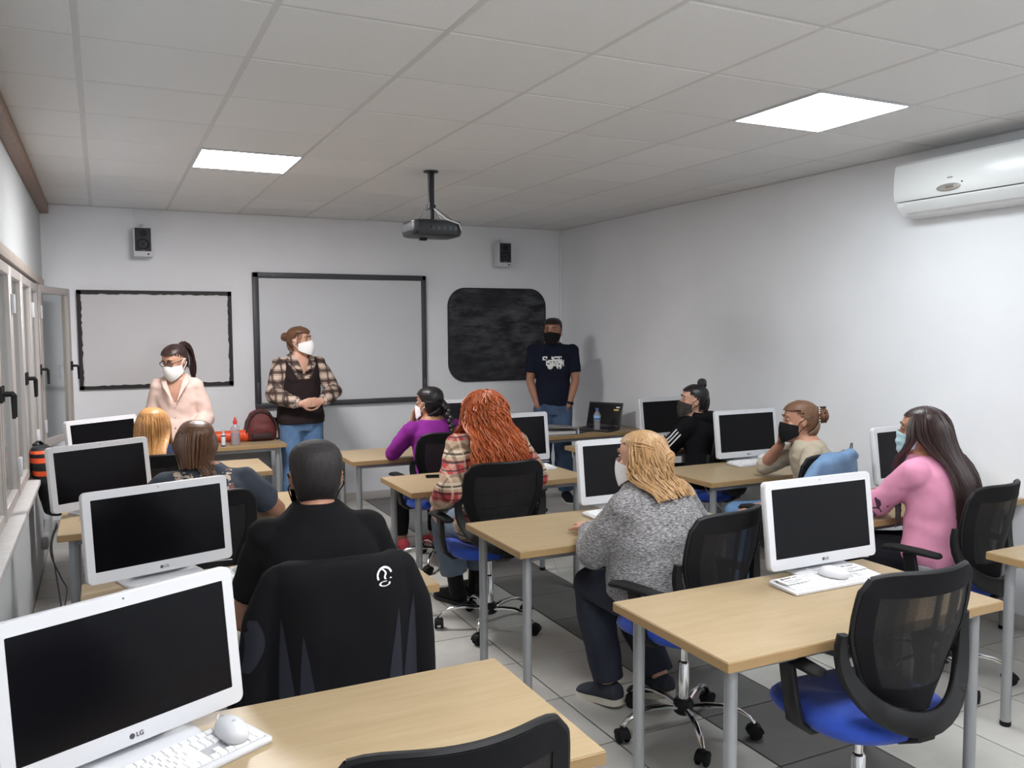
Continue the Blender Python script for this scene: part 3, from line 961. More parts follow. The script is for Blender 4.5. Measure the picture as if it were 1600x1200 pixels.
def build_chair():
    t = thing('office_chair', '', 'chair')
    # base
    MB().lathe([(.03, .075), (.042, .085), (.042, .125), (.03, .14)], 18).build('hub', BLACK_PLASTIC, t)
    for k in range(5):
        a = 2 * PI * k / 5 + 0.3
        c, s = math.cos(a), math.sin(a)
        lg = MB().tube([(c * r_, s * r_, z) for r_, z in ((.03, .105), (.09, .118), (.16, .122), (.22, .112), (.265, .09), (.285, .066))], [.017, .0165, .015, .0135, .0125, .011], 10, ell=.75).build('base_leg', CHROME, t)
        cs = MB()
        cs.M = Matrix.Translation((c * .287, s * .287, 0)) @ Matrix.Rotation(a + 0.9 * (k - 2), 4, 'Z')
        for sx in (-1, 1):
            cs.lathe([(0.0, sx * .010), (.024, sx * .010), (.0275, sx * .013), (.0275, sx * .021), (.022, sx * .025), (0, sx * .025)][::sx], 16, (0, 0, .0275), 'X')
        cs.tube([(0, -.004, .03), (0, .0, .05), (0, 0, .07)], [.011, .013, .009], 10)
        cs.loft([[(x_, .034 * math.cos(q), .029 + .031 * math.sin(q)) for q in [PI * i / 8 for i in range(9)]] for x_ in (-.022, .022)], True, True)
        cs.build('caster', BLACK_SOFT, lg)
    g = MB().lathe([(.023, .13), (.023, .29), (.020, .295), (.0145, .30), (.0145, .42)], 18).build('gas_lift', CHROME, t)
    MB().rbox((0, -.01, .425), (.17, .22, .04), .012).build('tilt_mechanism', BLACK_PLASTIC, t)
    MB().tube([(.07, .02, .42), (.16, .03, .415), (.22, .035, .42)], .006, 8).build('lever', BLACK_PLASTIC, t)
    # seat
    out = []
    for k in range(40):
        a = 2 * PI * k / 40
        c, s = math.cos(a), math.sin(a)
        out.append((.248 * math.copysign(abs(c) ** .62, c), .235 * math.copysign(abs(s) ** .68, s) + 0.01))
    MB().loft([[(p * s, q * s, z - (.022 * max(0, (q - .1) / .14) ** 2 if z > .45 else 0)) for p, q in out] for s, z in ((.80, .438), (.97, .444), (1.0, .462), (.985, .482), (.93, .496), (.7, .502), (.3, .499), (.02, .498))]).build('seat', BLUE, t, smooth=60)
    MB().loft([[(p * s, q * s, z) for p, q in out] for s, z in ((.55, .425), (.82, .43), (.88, .442))]).build('seat_shell', BLACK_PLASTIC, t)
    # back: opaque border and see-through mesh
    rim = []
    N = 16
    edge = [(-1, v / N) for v in range(N + 1)][::-1] + [(u / 8 - 1, 0.0) for u in range(1, 16)] + [(1, v / N) for v in range(N + 1)] + [(1 - u / 8, 1.0) for u in range(1, 16)]
    path = [back_pt(u, v) for u, v in edge]
    inner = [back_pt(u * .80, .16 + v * .68) for u, v in edge]
    nrm = Vector((0, -1, 0))
    b = MB()
    b.loft([[p + Vector((0, .008, 0)) for p in path], [p - Vector((0, .012, 0)) for p in path], [p - Vector((0, .010, 0)) for p in inner], [p + Vector((0, .002, 0)) for p in inner], [p + Vector((0, .008, 0)) for p in path]], False, False)
    bf = b.build('back_frame', BLACK_CLOTH, t, smooth=50)
    MB().tube(path + [path[0]], .010, 8, caps=False).build('frame_rim', BLACK_PLASTIC, bf)
    mm = MB()
    for off in (0.0, -.007):
        vs, fs = [], []
        nu, nv = 12, 14
        for j in range(nv + 1):
            for i in range(nu + 1):
                p = back_pt((-1 + 2 * i / nu) * .82, .15 + .70 * j / nv)
                vs.append((p.x, p.y + off, p.z))
        for j in range(nv):
            for i in range(nu):
                q = j * (nu + 1) + i
                fs.append((q, q + 1, q + nu + 2, q + nu + 1))
        mm.add(vs, fs)
    mm.build('mesh_panel', CMESH, t, smooth=60)
    # lumbar band sweeping under the back
    pth, wd, sd = [], [], []
    for k in range(25):
        a = PI * (0.93 + 1.14 * k / 24)
        s = math.sin(a)
        x_ = .252 * math.cos(a)
        z_ = .735 + .225 * s
        y_ = -.165 - .10 * (1 - (x_ / .252) ** 2)
        pth.append((x_, y_, z_))
        wd.append(.04 + .035 * max(0, -s))
        sd.append(Vector((math.cos(a), -0.1, s)))
    MB().ribbon(pth, wd, .024, sd).build('lumbar_band', BLACK_PLASTIC, t, smooth=50)
    MB().ribbon([(0, -.265, .52), (0, -.25, .46), (0, -.18, .425), (0, -.06, .42)], .07, .02, Vector((1, 0, 0))).build('back_bracket', BLACK_PLASTIC, t)
    for sx in (-1, 1):
        ar = MB().ribbon([(sx * .14, .0, .428), (sx * .235, -.005, .432), (sx * .272, -.005, .46), (sx * .285, .0, .54), (sx * .285, .02, .645)], [.075, .075, .07, .06, .06], .022, Vector((0, 1, 0))).build('arm_support', BLACK_PLASTIC, t, smooth=50)
        pd = MB()
        pd.loft([[(sx * .285 + a * w_, y_, z_ + c * h_) for a, c in circ((0, 0), 1, 14)] for y_, w_, h_, z_ in ((-.125, .018, .008, .655), (-.115, .030, .014, .657), (-.03, .034, .016, .66), (.08, .034, .016, .66), (.135, .028, .014, .652), (.15, .014, .007, .644))])
        pd.build('arm_pad', BLACK_SOFT, ar, smooth=60)
    return t
ch0 = build_chair()
freeze(ch0)
CHAIRS = [(2.165, 1.905, -2, 'empty blue-seated black mesh office chair at the empty desk'), (0.545, 1.57, -1, 'black office chair back rising at the bottom picture edge'),
          (0.60, 2.655, 0, 'black office chair draped with a black and grey jacket'), (0.36, 4.13, 4, 'black office chair of the woman in the grey printed T-shirt'),
          (0.27, 5.44, 8, 'black office chair of the blonde student by the window'), (2.13, 2.775, 14, 'blue-seated black office chair under the woman in the grey sweater'),
          (1.92, 4.27, 0, 'blue-seated black office chair under the red-haired student'), (2.12, 5.62, 3, 'blue-seated black office chair under the student in purple'),
          (3.57, 2.66, 10, 'black office chair under the student in pink'), (3.59, 3.69, 15, 'office chair with denim jacket under the student in beige'), (3.98, 4.93, 20, 'blue-seated office chair under the tracksuit student')]
for k, (x, y, a, lab) in enumerate(CHAIRS):
    c = ch0 if k == 0 else copy_tree(ch0)
    c.location = (x, y, 0)
    c.rotation_euler = (0, 0, R(a))
    tag(c, lab, 'chair', 'office chairs with blue seats')

# ------------------------------------------------------------------ people: shared tools
def remeshed(mb, name, voxel, smooth_it=4, fac=0.5):
    me = bpy.data.meshes.new(name)
    me.from_pydata(mb.v, [], mb.f)
    o = bpy.data.objects.new(name, me)
    COL.objects.link(o)
    m1 = o.modifiers.new('r', 'REMESH')
    m1.mode = 'VOXEL'
    m1.voxel_size = voxel
    if smooth_it:
        m2 = o.modifiers.new('s', 'SMOOTH')
        m2.factor = fac
        m2.iterations = smooth_it
    dg = bpy.context.evaluated_depsgraph_get()
    out = bpy.data.meshes.new_from_object(o.evaluated_get(dg))
    bpy.data.objects.remove(o)
    bpy.data.meshes.remove(me)
    out.name = name
    out.materials.clear()
    out.polygons.foreach_set('use_smooth', [True] * len(out.polygons))
    return out

def cut(me, pred):
    """drop every vertex where pred(co) is true"""
    bm = bmesh.new()
    bm.from_mesh(me)
    bmesh.ops.delete(bm, geom=[v for v in bm.verts if pred(v.co)], context='VERTS')
    bm.to_mesh(me)
    bm.free()
    return me

def wrinkle(me, amp, freq, seed=0.0, stretch=(1, 1, 1.6)):
    n = len(me.vertices)
    co = np.empty(n * 3, dtype=np.float32)
    no = np.empty(n * 3, dtype=np.float32)
    me.vertices.foreach_get('co', co)
    me.vertex_normals.foreach_get('vector', no)
    co = co.reshape(-1, 3)
    no = no.reshape(-1, 3)
    q = co * np.array(stretch) * freq + seed
    d = np.zeros(n, dtype=np.float32)
    rg = np.random.RandomState(int(seed * 10) + 3)
    for o in range(6):                       # sum of directed folds
        k = rg.normal(size=3)
        k /= np.linalg.norm(k)
        k2 = rg.normal(size=3)
        ph = q @ k * (1 + 0.35 * o) + 1.3 * np.sin(q @ k2 * 0.7 + o)
        d += np.sin(ph) / (1 + 0.4 * o)
    d /= 2.2
    d = np.sign(d) * np.abs(d) ** 0.8
    co += no * (amp * d)[:, None]
    me.vertices.foreach_set('co', co.ravel())
    me.update()
    return me

def ik(a, b, l1, l2, pole):
    a, b, pole = Vector(a), Vector(b), Vector(pole)
    d = b - a
    L = d.length
    if L > (l1 + l2) * 0.995:
        b = a + d.normalized() * (l1 + l2) * 0.995
        d = b - a
        L = d.length
    x = (l1 * l1 - l2 * l2 + L * L) / (2 * L)
    h = math.sqrt(max(0.0, l1 * l1 - x * x))
    u = d.normalized()
    p = pole - u * pole.dot(u)
    p = p.normalized() if p.length > 1e-6 else u.orthogonal().normalized()
    return a + u * x + p * h, b

def chain(mb, pts, rads, n=14, steps=4):
    """limb: smooth tapering tube through joints with round ends"""
    P = [Vector(p) for p in pts]
    path, rr = [], []
    for i in range(len(P) - 1):
        p0, p1, p2, p3 = P[max(i - 1, 0)], P[i], P[i + 1], P[min(i + 2, len(P) - 1)]
        for s in range(steps):
            t = s / steps
            c = 0.5 * ((2 * p1) + (p2 - p0) * t + (2 * p0 - 5 * p1 + 4 * p2 - p3) * t * t + (3 * p1 - p0 - 3 * p2 + p3) * t ** 3)
            path.append(p1.lerp(p2, t) * 0.55 + c * 0.45)
            rr.append(rads[i] + (rads[i + 1] - rads[i]) * t)
    path.append(P[-1])
    rr.append(rads[-1])
    mb.tube(path, rr, n)
    mb.sphere(P[0], rads[0], n, 8)
    mb.sphere(P[-1], rads[-1], n, 8)
    for i in range(1, len(P) - 1):
        mb.sphere(P[i], rads[i] * 0.98, n, 8)

HEAD_ROWS = [(-.120, .018, .070, .036), (-.113, .030, .082, .010), (-.098, .043, .088, -.012), (-.078, .053, .088, -.034), (-.052, .061, .087, -.062), (-.025, .0665, .087, -.083), (.0, .0705, .084, -.094),
             (.022, .0735, .085, -.099), (.045, .0755, .088, -.101), (.068, .074, .082, -.098), (.088, .066, .068, -.088), (.103, .052, .048, -.068), (.113, .034, .024, -.045), (.118, .014, .000, -.022)]
def head_rings(inf=0.0, n=28, sub=2):
    A = np.array(HEAD_ROWS)
    t = np.linspace(0, len(A) - 1, (len(A) - 1) * sub + 1)
    rows = np.stack([np.interp(t, range(len(A)), A[:, k]) for k in range(4)], 1)
    rings = []
    for z, wd, f, b in rows:
        zz = z + inf * (z / .119)
        cy = (f + b) / 2
        ry = (f - b) / 2 + inf
        rx = wd + inf
        ring = []
        for k in range(n):
            a = 2 * PI * k / n
            c, s = math.cos(a), math.sin(a)
            ring.append((rx * math.copysign(abs(c) ** .9, c), cy + ry * math.copysign(abs(s) ** .9, s), zz))
        rings.append(ring)
    return rings

def add_head(mb, M):
    mb.M = M
    mb.loft(head_rings())
    chain(mb, [(0, .086, .028), (0, .098, -.005), (0, .106, -.022)], [.008, .010, .013], 10, 2)
    for s in (-1, 1):
        mb.sphere((s * .013, .095, -.026), (.010, .010, .008), 8, 6)
        mb.sphere((s * .0755, -.006, .000), (.010, .020, .031), 10, 8)
        mb.sphere((s * .080, -.012, .012), (.008, .017, .016), 10, 8)
        mb.sphere((s * .032, .083, .040), (.020, .010, .007), 8, 6)
        mb.sphere((s * .042, .066, -.018), (.020, .018, .018), 8, 6)
    mb.sphere((0, .088, -.058), (.024, .010, .007), 10, 6)
    mb.sphere((0, .087, -.070), (.020, .010, .007), 10, 6)
    mb.sphere((0, .080, -.105), (.020, .014, .012), 10, 6)
    mb.M = None

def add_hand(mb, w, d, nrm, side, curl=0.5, sc=1.0, spread=0.1):
    """w wrist, d finger direction, nrm palm-facing direction, side +1 thumb on d x nrm side"""
    w, d = Vector(w), Vector(d).normalized()
    nrm = Vector(nrm)
    nrm = (nrm - d * nrm.dot(d)).normalized()
    lat = d.cross(nrm).normalized() * side
    rings = []
    for t, a, b in ((0, .026, .019), (.02, .031, .018), (.05, .040, .016), (.08, .043, .014), (.092, .038, .010)):
        rings.append([w + d * t * sc + (lat * math.cos(2 * PI * k / 12) * a + nrm * math.sin(2 * PI * k / 12) * b) * sc for k in range(12)])
    mb.loft(rings)
    for i, (off, ln) in enumerate(((.033, .072), (.011, .080), (-.011, .074), (-.032, .058))):
        p = w + (d * .085 + lat * off) * sc
        dd = (d + lat * (off * spread * 25 * .1)).normalized()
        pts = [p]
        ang = 0
        for q, fr in enumerate((.45, .32, .23)):
            ang += curl * (0.55 if q == 0 else 0.85)
            v = dd * math.cos(ang) + nrm * math.sin(ang)
            p = p + v * ln * fr * sc
            pts.append(p)
        chain(mb, pts, [.0092 * sc, .0086 * sc, .0079 * sc, .0066 * sc], 8, 2)
    p = w + (d * .028 + lat * .028) * sc
    a1 = (d * .62 + lat * .72 + nrm * .22).normalized()
    a2 = (d * .86 + lat * .32 + nrm * (.2 + curl * .4)).normalized()
    chain(mb, [p, p + a1 * .036 * sc, p + a1 * .036 * sc + a2 * .028 * sc, p + a1 * .036 * sc + a2 * .05 * sc], [.013 * sc, .0105 * sc, .0095 * sc, .008 * sc], 8, 2)

class Fig:
    """a posed figure in its own frame: faces +Y, +X is its right hand side"""
    def __init__(s, seated, top, zp=None, lean=(0.0, 0.03), head=(0, 0, 0), headoff=(0, .025), sw=.170, shape=(1, 1, 1), arms=None, legs=None, fat=1.0, hs=1.0, depth=1.0, neck=None):
        s.seated, s.top, s.sw, s.shape, s.fat, s.depth = seated, top, sw, shape, fat, depth
        s.zp = zp if zp else (.59 if seated else .525 * top)
        s.Hc = Vector((lean[0] + headoff[0], lean[1] + headoff[1], top - .126 * hs))
        s.N = Vector((lean[0], lean[1], s.Hc.z - (neck or (.098 if seated else .115))))
        s.P = Vector((0, 0, s.zp))
        s.HM = Matrix.Translation(s.Hc) @ Matrix.Rotation(R(head[0]), 4, 'Z') @ Matrix.Rotation(R(head[1]), 4, 'X') @ Matrix.Rotation(R(head[2]), 4, 'Y') @ Matrix.Scale(hs, 4)
        s.arm, s.leg = {}, {}
        k = 1.0 if seated else top / 1.72
        for sd, sx in (('L', -1), ('R', 1)):
            a = dict(wrist=(sx * .2, .34, .78), pole=(sx * .6, -.5, -.8), d=(0, 1, -.1), n=(0, 0, -1), curl=.35)
            a.update((arms or {}).get(sd, {}))
            S = Vector((s.N.x + sx * sw, s.N.y - .012, s.N.z - .078))
            E, W = ik(S, a['wrist'], .285 * k, .25 * k, a['pole'])
            s.arm[sd] = (S, E, W, a)
            Hp = Vector((sx * .088, .01, s.zp - .025))
            if seated:
                l = dict(knee=(sx * .13, .43, .54), ankle=(sx * .13, .43, .10), toe=(sx * .05, 1, 0))
            else:
                l = dict(knee=(sx * .095, .03, s.zp * .52), ankle=(sx * .10, .0, .085), toe=(sx * .25, 1, 0))
            l.update((legs or {}).get(sd, {}))
            s.leg[sd] = (Hp, Vector(l['knee']), Vector(l['ankle']), Vector(l['toe']).normalized())
    def spine(s, t):
        p = s.P.lerp(s.N, t)
        return p + Vector((0, -.025 * math.sin(PI * min(max(t, 0), 1)), 0))
    def torso(s, mb, d=0.0, t0=-.16, t1=1.05, bust=0.0):
        h, w_, c = s.shape
        f = s.fat
        rows = [(-.16, .150 * h, .105 * h), (0, .172 * h * f, .122 * h * f), (.2, .160 * w_ * f, .116 * w_ * f), (.4, .146 * w_ * f, .108 * w_ * f), (.6, .156 * c * (.5 + .5 * f), .114 * c * (.5 + .5 * f)), (.78, .165 * c, .112 * c), (.88, .146 * c, .094 * c), (.955, .104 * c, .078), (1.0, .074, .066), (1.06, .054, .058), (1.2, .052, .056)]
        A = np.array(rows)
        n = 12
        rings = []
        for i in range(n + 1):
            t = t0 + (t1 - t0) * i / n
            rx, ry = np.interp(t, A[:, 0], A[:, 1]) + d, (np.interp(t, A[:, 0], A[:, 2]) + d) * s.depth
            q = s.spine(t)
            ring = []
            for k in range(28):
                a = 2 * PI * k / 28
                cc, ss = math.cos(a), math.sin(a)
                ring.append(q + Vector((rx * math.copysign(abs(cc) ** .85, cc), ry * math.copysign(abs(ss) ** .85, ss), 0)))
            rings.append(ring)
        mb.loft(rings)
        if bust:
            for sx in (-1, 1):
                q = s.spine(.66)
                mb.sphere(q + Vector((sx * .062, .055 + .012 * bust, -.004)), (.070 + d, .055 * bust + d, .066 + d), 14, 10)
        if t1 >= 1.0 and d < 0.001:
            mb.M = None
            chain(mb, [s.N + Vector((0, -.01, -.05)), s.N.lerp(s.Hc, .45) + Vector((0, -.006, 0)), s.HM @ Vector((0, -.018, -.05))], [.060, .052, .052], 16)
    def arm_tube(s, mb, sd, d=0.0, end=2.0, loose=0.0):
        S, E, W, a = s.arm[sd]
        f = .5 + .5 * s.fat
        pts = [S + Vector((0.35 * (s.N.x - S.x), 0, .004)), S, S.lerp(E, .45), E, E.lerp(W, .3), W]
        rr = [.052 * f + d, .055 * f + d, .048 * f + d + loose * .5, .040 * f + d + loose, .041 * f + d + loose, .027 + d + loose * .6]
        tt = [-.3, 0, .45, 1.0, 1.3, 2.0]
        P2, R2 = [], []
        for i in range(len(pts)):
            if tt[i] <= end + 1e-6:
                P2.append(pts[i])
                R2.append(rr[i])
            else:
                k = (end - tt[i - 1]) / (tt[i] - tt[i - 1])
                P2.append(pts[i - 1].lerp(pts[i], k))
                R2.append(rr[i - 1] + (rr[i] - rr[i - 1]) * k)
                break
        mb.tube(P2, R2, 16)
        for p, r_ in list(zip(P2, R2))[:-1]:
            mb.sphere(p, r_ * .99, 14, 8)
        if d < .001:
            mb.sphere(P2[-1], R2[-1], 14, 8)
    def leg_tube(s, mb, sd, d=0.0, end=2.0, loose=0.0):
        H, K, A, toe = s.leg[sd]
        f = .4 + .6 * s.fat
        pts = [H, H.lerp(K, .45), K, K.lerp(A, .3), A]
        rr = [.090 * f + d, .083 * f + d, .058 + d + loose * .5, .056 + d + loose, .038 + d + loose]
        tt = [0, .45, 1, 1.3, 2.0]
        P2, R2 = [], []
        for i in range(len(pts)):
            if tt[i] <= end + 1e-6:
                P2.append(pts[i]); R2.append(rr[i])
            else:
                k = (end - tt[i - 1]) / (tt[i] - tt[i - 1])
                P2.append(pts[i - 1].lerp(pts[i], k)); R2.append(rr[i - 1] + (rr[i] - rr[i - 1]) * k)
                break
        mb.tube(P2, R2, 16)
        for p, r_ in list(zip(P2, R2))[:-1]:
            mb.sphere(p, r_ * .99, 14, 8)
    def foot(s, mb, sd, d=0.0):
        H, K, A, toe = s.leg[sd]
        t = Vector((toe.x, toe.y, 0)).normalized()
        lat = Vector((t.y, -t.x, 0))
        base = A + Vector((0, 0, -.085 + .0))
        rings = []
        for a, wd, h0, h1 in ((-.065, .018, .012, .045), (-.055, .030, .004, .075), (-.01, .036, .0, .095), (.05, .038, .0, .080), (.10, .044, .0, .058), (.15, .043, .0, .045), (.18, .032, .004, .034), (.195, .012, .01, .022)):
            ring = []
            up = toe.z * a
            for k in range(14):
                q = 2 * PI * k / 14
                ring.append(base + t * a + lat * math.cos(q) * (wd + d) + Vector((0, 0, (h0 + h1) / 2 + up + math.sin(q) * ((h1 - h0) / 2 + d))))
            rings.append(ring)
        mb.loft(rings)

def skin(name, c):
    t = NT(name)
    v = t.coord('Object')
    lo = tuple(x * .9 for x in c[:3]) + (1,)
    hi = tuple(min(1, x * 1.08) for x in c[:3]) + (1,)
    t.color(t.ramp(t.noise(v, 14, 4), [(.3, lo), (.7, hi)]))
    t.setp(Roughness=.5)
    t.b.inputs['Subsurface Weight'].default_value = .08
    t.b.inputs['Subsurface Radius'].default_value = (.01, .004, .002)
    return t.m
SKIN_LIGHT = skin('fair_skin', srgb(198, 152, 130))
SKIN_TAN = skin('tan_skin', srgb(158, 112, 88))
SKIN_WARM = skin('warm_skin', srgb(174, 126, 102))
def hairmat(name, c0, c1, rough=.38):
    t = NT(name)
    v = t.coord('Object', (60, 60, 7))
    n1 = t.noise(v, 2.0, 4, .6)
    v2 = t.coord('Object', (9, 9, 3))
    n2 = t.noise(v2, 1.2, 2)
    t.color(t.mix(t.math('MULTIPLY', n2, .5), t.ramp(n1, [(.3, c0), (.7, c1)]), c1))
    t.setp(Roughness=rough)
    t.b.inputs['Specular IOR Level'].default_value = .45
    t.bump(n1, .5, .003)
    return t.m
H_BLACK = hairmat('black_hair', srgb(16, 15, 17), srgb(38, 34, 35), .32)
H_DARK = hairmat('dark_brown_hair', srgb(30, 22, 22), srgb(62, 44, 42), .35)
H_BROWN = hairmat('brown_hair', srgb(66, 44, 32), srgb(116, 82, 60), .38)
H_LIGHT = hairmat('light_brown_hair', srgb(66, 43, 29), srgb(118, 82, 56), .5)
H_BLONDE = hairmat('blonde_hair', srgb(128, 94, 60), srgb(196, 158, 112), .45)
H_STRAW = hairmat('golden_blonde_hair', srgb(138, 92, 50), srgb(202, 152, 96), .42)
H_RED = hairmat('ginger_hair', srgb(100, 40, 20), srgb(200, 104, 54), .48)
H_GREY = hairmat('greying_dark_hair', srgb(10, 9, 10), srgb(42, 38, 37), .7)
def cloth(name, c, var=.12, vs=30, bs=500, b=.25, rough=.88):
    return mat(name, c, rough, var=var, vscale=vs, bump=b, bscale=bs, spec=.2)
def m_denim(name, c0, c1):
    t = NT(name)
    v = t.coord('Object')
    n1 = t.noise(v, 7, 5, .6)
    v2 = t.coord('Object', (300, 300, 60))
    n2 = t.noise(v2, 3, 2)
    t.color(t.mix(.35, t.ramp(n1, [(.3, c0), (.7, c1)]), t.ramp(n2, [(.35, c0), (.65, c1)])))
    t.setp(Roughness=.85)
    t.bump(n2, .2, .001)
    return t.m
JEANS_BLUE = m_denim('blue_denim', srgb(52, 82, 122), srgb(104, 136, 172))
JEANS_DARK = m_denim('dark_denim', srgb(18, 21, 34), srgb(36, 42, 58))
JEANS_GREY = m_denim('faded_denim', srgb(78, 92, 110), srgb(120, 134, 150))
DENIM_PALE = m_denim('washed_denim', srgb(78, 108, 146), srgb(128, 158, 190))
def m_plaid(name, base, bands):
    """bands: (axis, period, offset, width, colour, strength)"""
    t = NT(name)
    v = t.coord('Object')
    sep = t.n('ShaderNodeSeparateXYZ')
    t.l(v, sep.inputs[0])
    c = base
    nz = t.math('MULTIPLY', t.noise(v, 6, 2), .02)
    for ax, per, off, wd, col, st in bands:
        f = t.math('FRACT', t.math('ADD', t.math('DIVIDE', t.math('ADD', sep.outputs[ax], nz), per), off + 10))
        g = t.math('MULTIPLY', t.math('LESS_THAN', f, wd), st)
        c = t.mix(g, c, col)
    t.color(c)
    t.setp(Roughness=.9)
    t.bump(t.noise(v, 400, 2), .2, .001)
    return t.m
def m_melange(name, c0, c1, c2):
    t = NT(name)
    v = t.coord('Object', (70, 70, 260))
    n1 = t.noise(v, 1.0, 4, .7)
    t.color(t.ramp(n1, [(.34, c0), (.48, c1), (.64, c2)]))
    t.setp(Roughness=.95)
    t.bump(n1, .6, .003)
    return t.m

def part(root, name, me, m, parent=None):
    return obj(name, me, m, parent or root)

def hair_cap(root, F, m, inf=.010, hair=None, name='hair', extra=None):
    """close-fitting hair over the skull; 'hair' decides where it grows in head space"""
    mb = MB()
    mb.loft(head_rings(inf, 40, 3))
    def grows(p):
        if p.y > .03:
            return p.z > .074
        if p.y > -.018:
            return p.z > .074 - (.03 - p.y) * 1.35
        return p.z > -.080
    g = hair or grows
    me = mb.mesh(name, 0)
    cut(me, lambda p: not g(p))
    me.transform(F.HM)
    me.polygons.foreach_set('use_smooth', [True] * len(me.polygons))
    return me

def strands(mb, paths, r0, r1, n=4):
    for P in paths:
        k = len(P)
        mb.tube(P, [(r0 + (r1 - r0) * i / (k - 1)) * (.25 if i == 0 else .7 if i == 1 else 1) for i in range(k)], n, caps=False)

def outside(F, p, off, front=False):
    """keep a hair point outside the clothed torso"""
    t = (p.z - F.zp) / (F.N.z - F.zp)
    if t > 1.02:
        return p
    h, w_, c = F.shape
    f = F.fat
    A = [(0, .172 * h * f, .122 * h * f), (.2, .160 * w_ * f, .116 * w_ * f), (.4, .146 * w_ * f, .108 * w_ * f), (.6, .156 * c * (.5 + .5 * f), .114 * c * (.5 + .5 * f)), (.78, .165 * c, .112 * c), (.88, .175 * c, .094 * c), (.955, .150 * c, .078), (1.02, .085, .066)]
    ts = [a[0] for a in A]
    rx = float(np.interp(t, ts, [a[1] for a in A])) + .026 + off
    ry = (float(np.interp(t, ts, [a[2] for a in A])) + .026) * F.depth + off
    q = F.spine(t)
    x, y = p.x - q.x, p.y - q.y
    if abs(x) >= rx:
        return p
    lim = ry * math.sqrt(max(0.0, 1 - (x / rx) ** 2)) ** .85
    if abs(y) >= lim:
        return p
    return Vector((p.x, q.y + (lim if front else -lim), p.z))

def pulled_paths(F, tie, n, seed, inf=.010):
    """hair combed back from the hairline over the skull to a tie point (head space)"""
    rg = random.Random(seed)
    c = Vector((0, -.006, 0))
    E = Vector((.0765 + inf, .0985 + inf, .118 + inf))
    def surf(d):
        k = 1 / math.sqrt((d.x / E.x) ** 2 + (d.y / E.y) ** 2 + (d.z / E.z) ** 2)
        return c + d * k
    td = (Vector(tie) - c).normalized()
    out = []
    for q in range(n):
        if rg.random() < .72:
            s = rg.uniform(-1, 1)
            p = Vector((.075 * math.sin(s * 1.75), .088 * math.cos(s * 1.75), .080 - .075 * abs(s) ** 2.2 + rg.uniform(0, .02)))
        else:
            s = rg.choice((-1, 1)) * rg.uniform(.1, 1)
            p = Vector((.065 * s, -.085 + .06 * abs(s), -.075 + rg.uniform(0, .02)))
        d0 = (p - c).normalized()
        off = rg.uniform(-.0015, .0035)
        L = []
        for i in range(11):
            t = i / 10
            d = d0.lerp(td, t)
            d.normalize()
            L.append(F.HM @ (surf(d) + d * off * math.sin(PI * min(1, t + .1))))
        out.append(L)
    return out

def drape_paths(F, n, zend, seed, az0=50, flare=1.0, curl=0.0, freq=0.0, zvar=.04, part_x=0.0, back=-.02, off=(.006, .022), pin=None, steps=16, pull=0.0, yscale=1.0):
    """long loose hair: from the parting over the skull and straight down; zend in head space"""
    rg = random.Random(seed)
    out = []
    for q in range(n):
        az = R(rg.uniform(az0, 360 - az0))
        o = rg.uniform(*off)
        a, b, c = .076 + o, .098 + o, .116 + o * .8
        ze = zend + rg.uniform(-zvar, zvar)
        ph = rg.uniform(0, 2 * PI)
        wob = rg.uniform(.6, 1.2)
        x0 = part_x
        L = []
        th0 = R(rg.uniform(8, 75))
        for i in range(steps + 1):
            t = i / steps
            oo = o * min(1, .25 + t * 3)
            a, b, c = .076 + oo, .098 + oo, .116 + oo * .8
            if t < .4:
                th = th0 + (R(96) - th0) * t / .4
                p = Vector((x0 * math.cos(th) + a * math.sin(th) * math.sin(az), -.008 + b * math.sin(th) * math.cos(az), c * math.cos(th) + .005))
            else:
                u = (t - .4) / .6
                z1 = c * math.cos(R(96)) + .005
                e = u ** .8
                rx = a * (1 + (flare - 1) * e)
                p = Vector((rx * math.sin(az), -.008 + b * math.cos(az) * yscale * (1 - pull * e) + back * e, z1 + (ze - z1) * u))
            if False:
                k = freq * t * 2 * PI * wob + ph
                am = curl * min(1, t * 2.5)
                p += Vector((math.cos(k) * am, math.sin(k) * am, math.sin(k * .7) * am * .4))
            L.append(F.HM @ p)
        fz = math.cos(az) > .25
        for it in range(3):
            L = [outside(F, p, .004 + o * .9, fz) for p in L]
            L = [L[0]] + [L[i - 1] * .25 + L[i] * .5 + L[i + 1] * .25 for i in range(1, len(L) - 1)] + [L[-1]]
        L = [outside(F, p, .004 + o * .9, fz) for p in L]
        if curl:
            for i in range(len(L)):
                t = i / steps
                k = freq * t * 2 * PI * wob + ph
                am = curl * min(1, t * 2.5)
                L[i] = L[i] + Vector((math.cos(k) * am, math.sin(k) * am * .7, math.sin(k * .7) * am * .4))
        out.append(L)
    return out

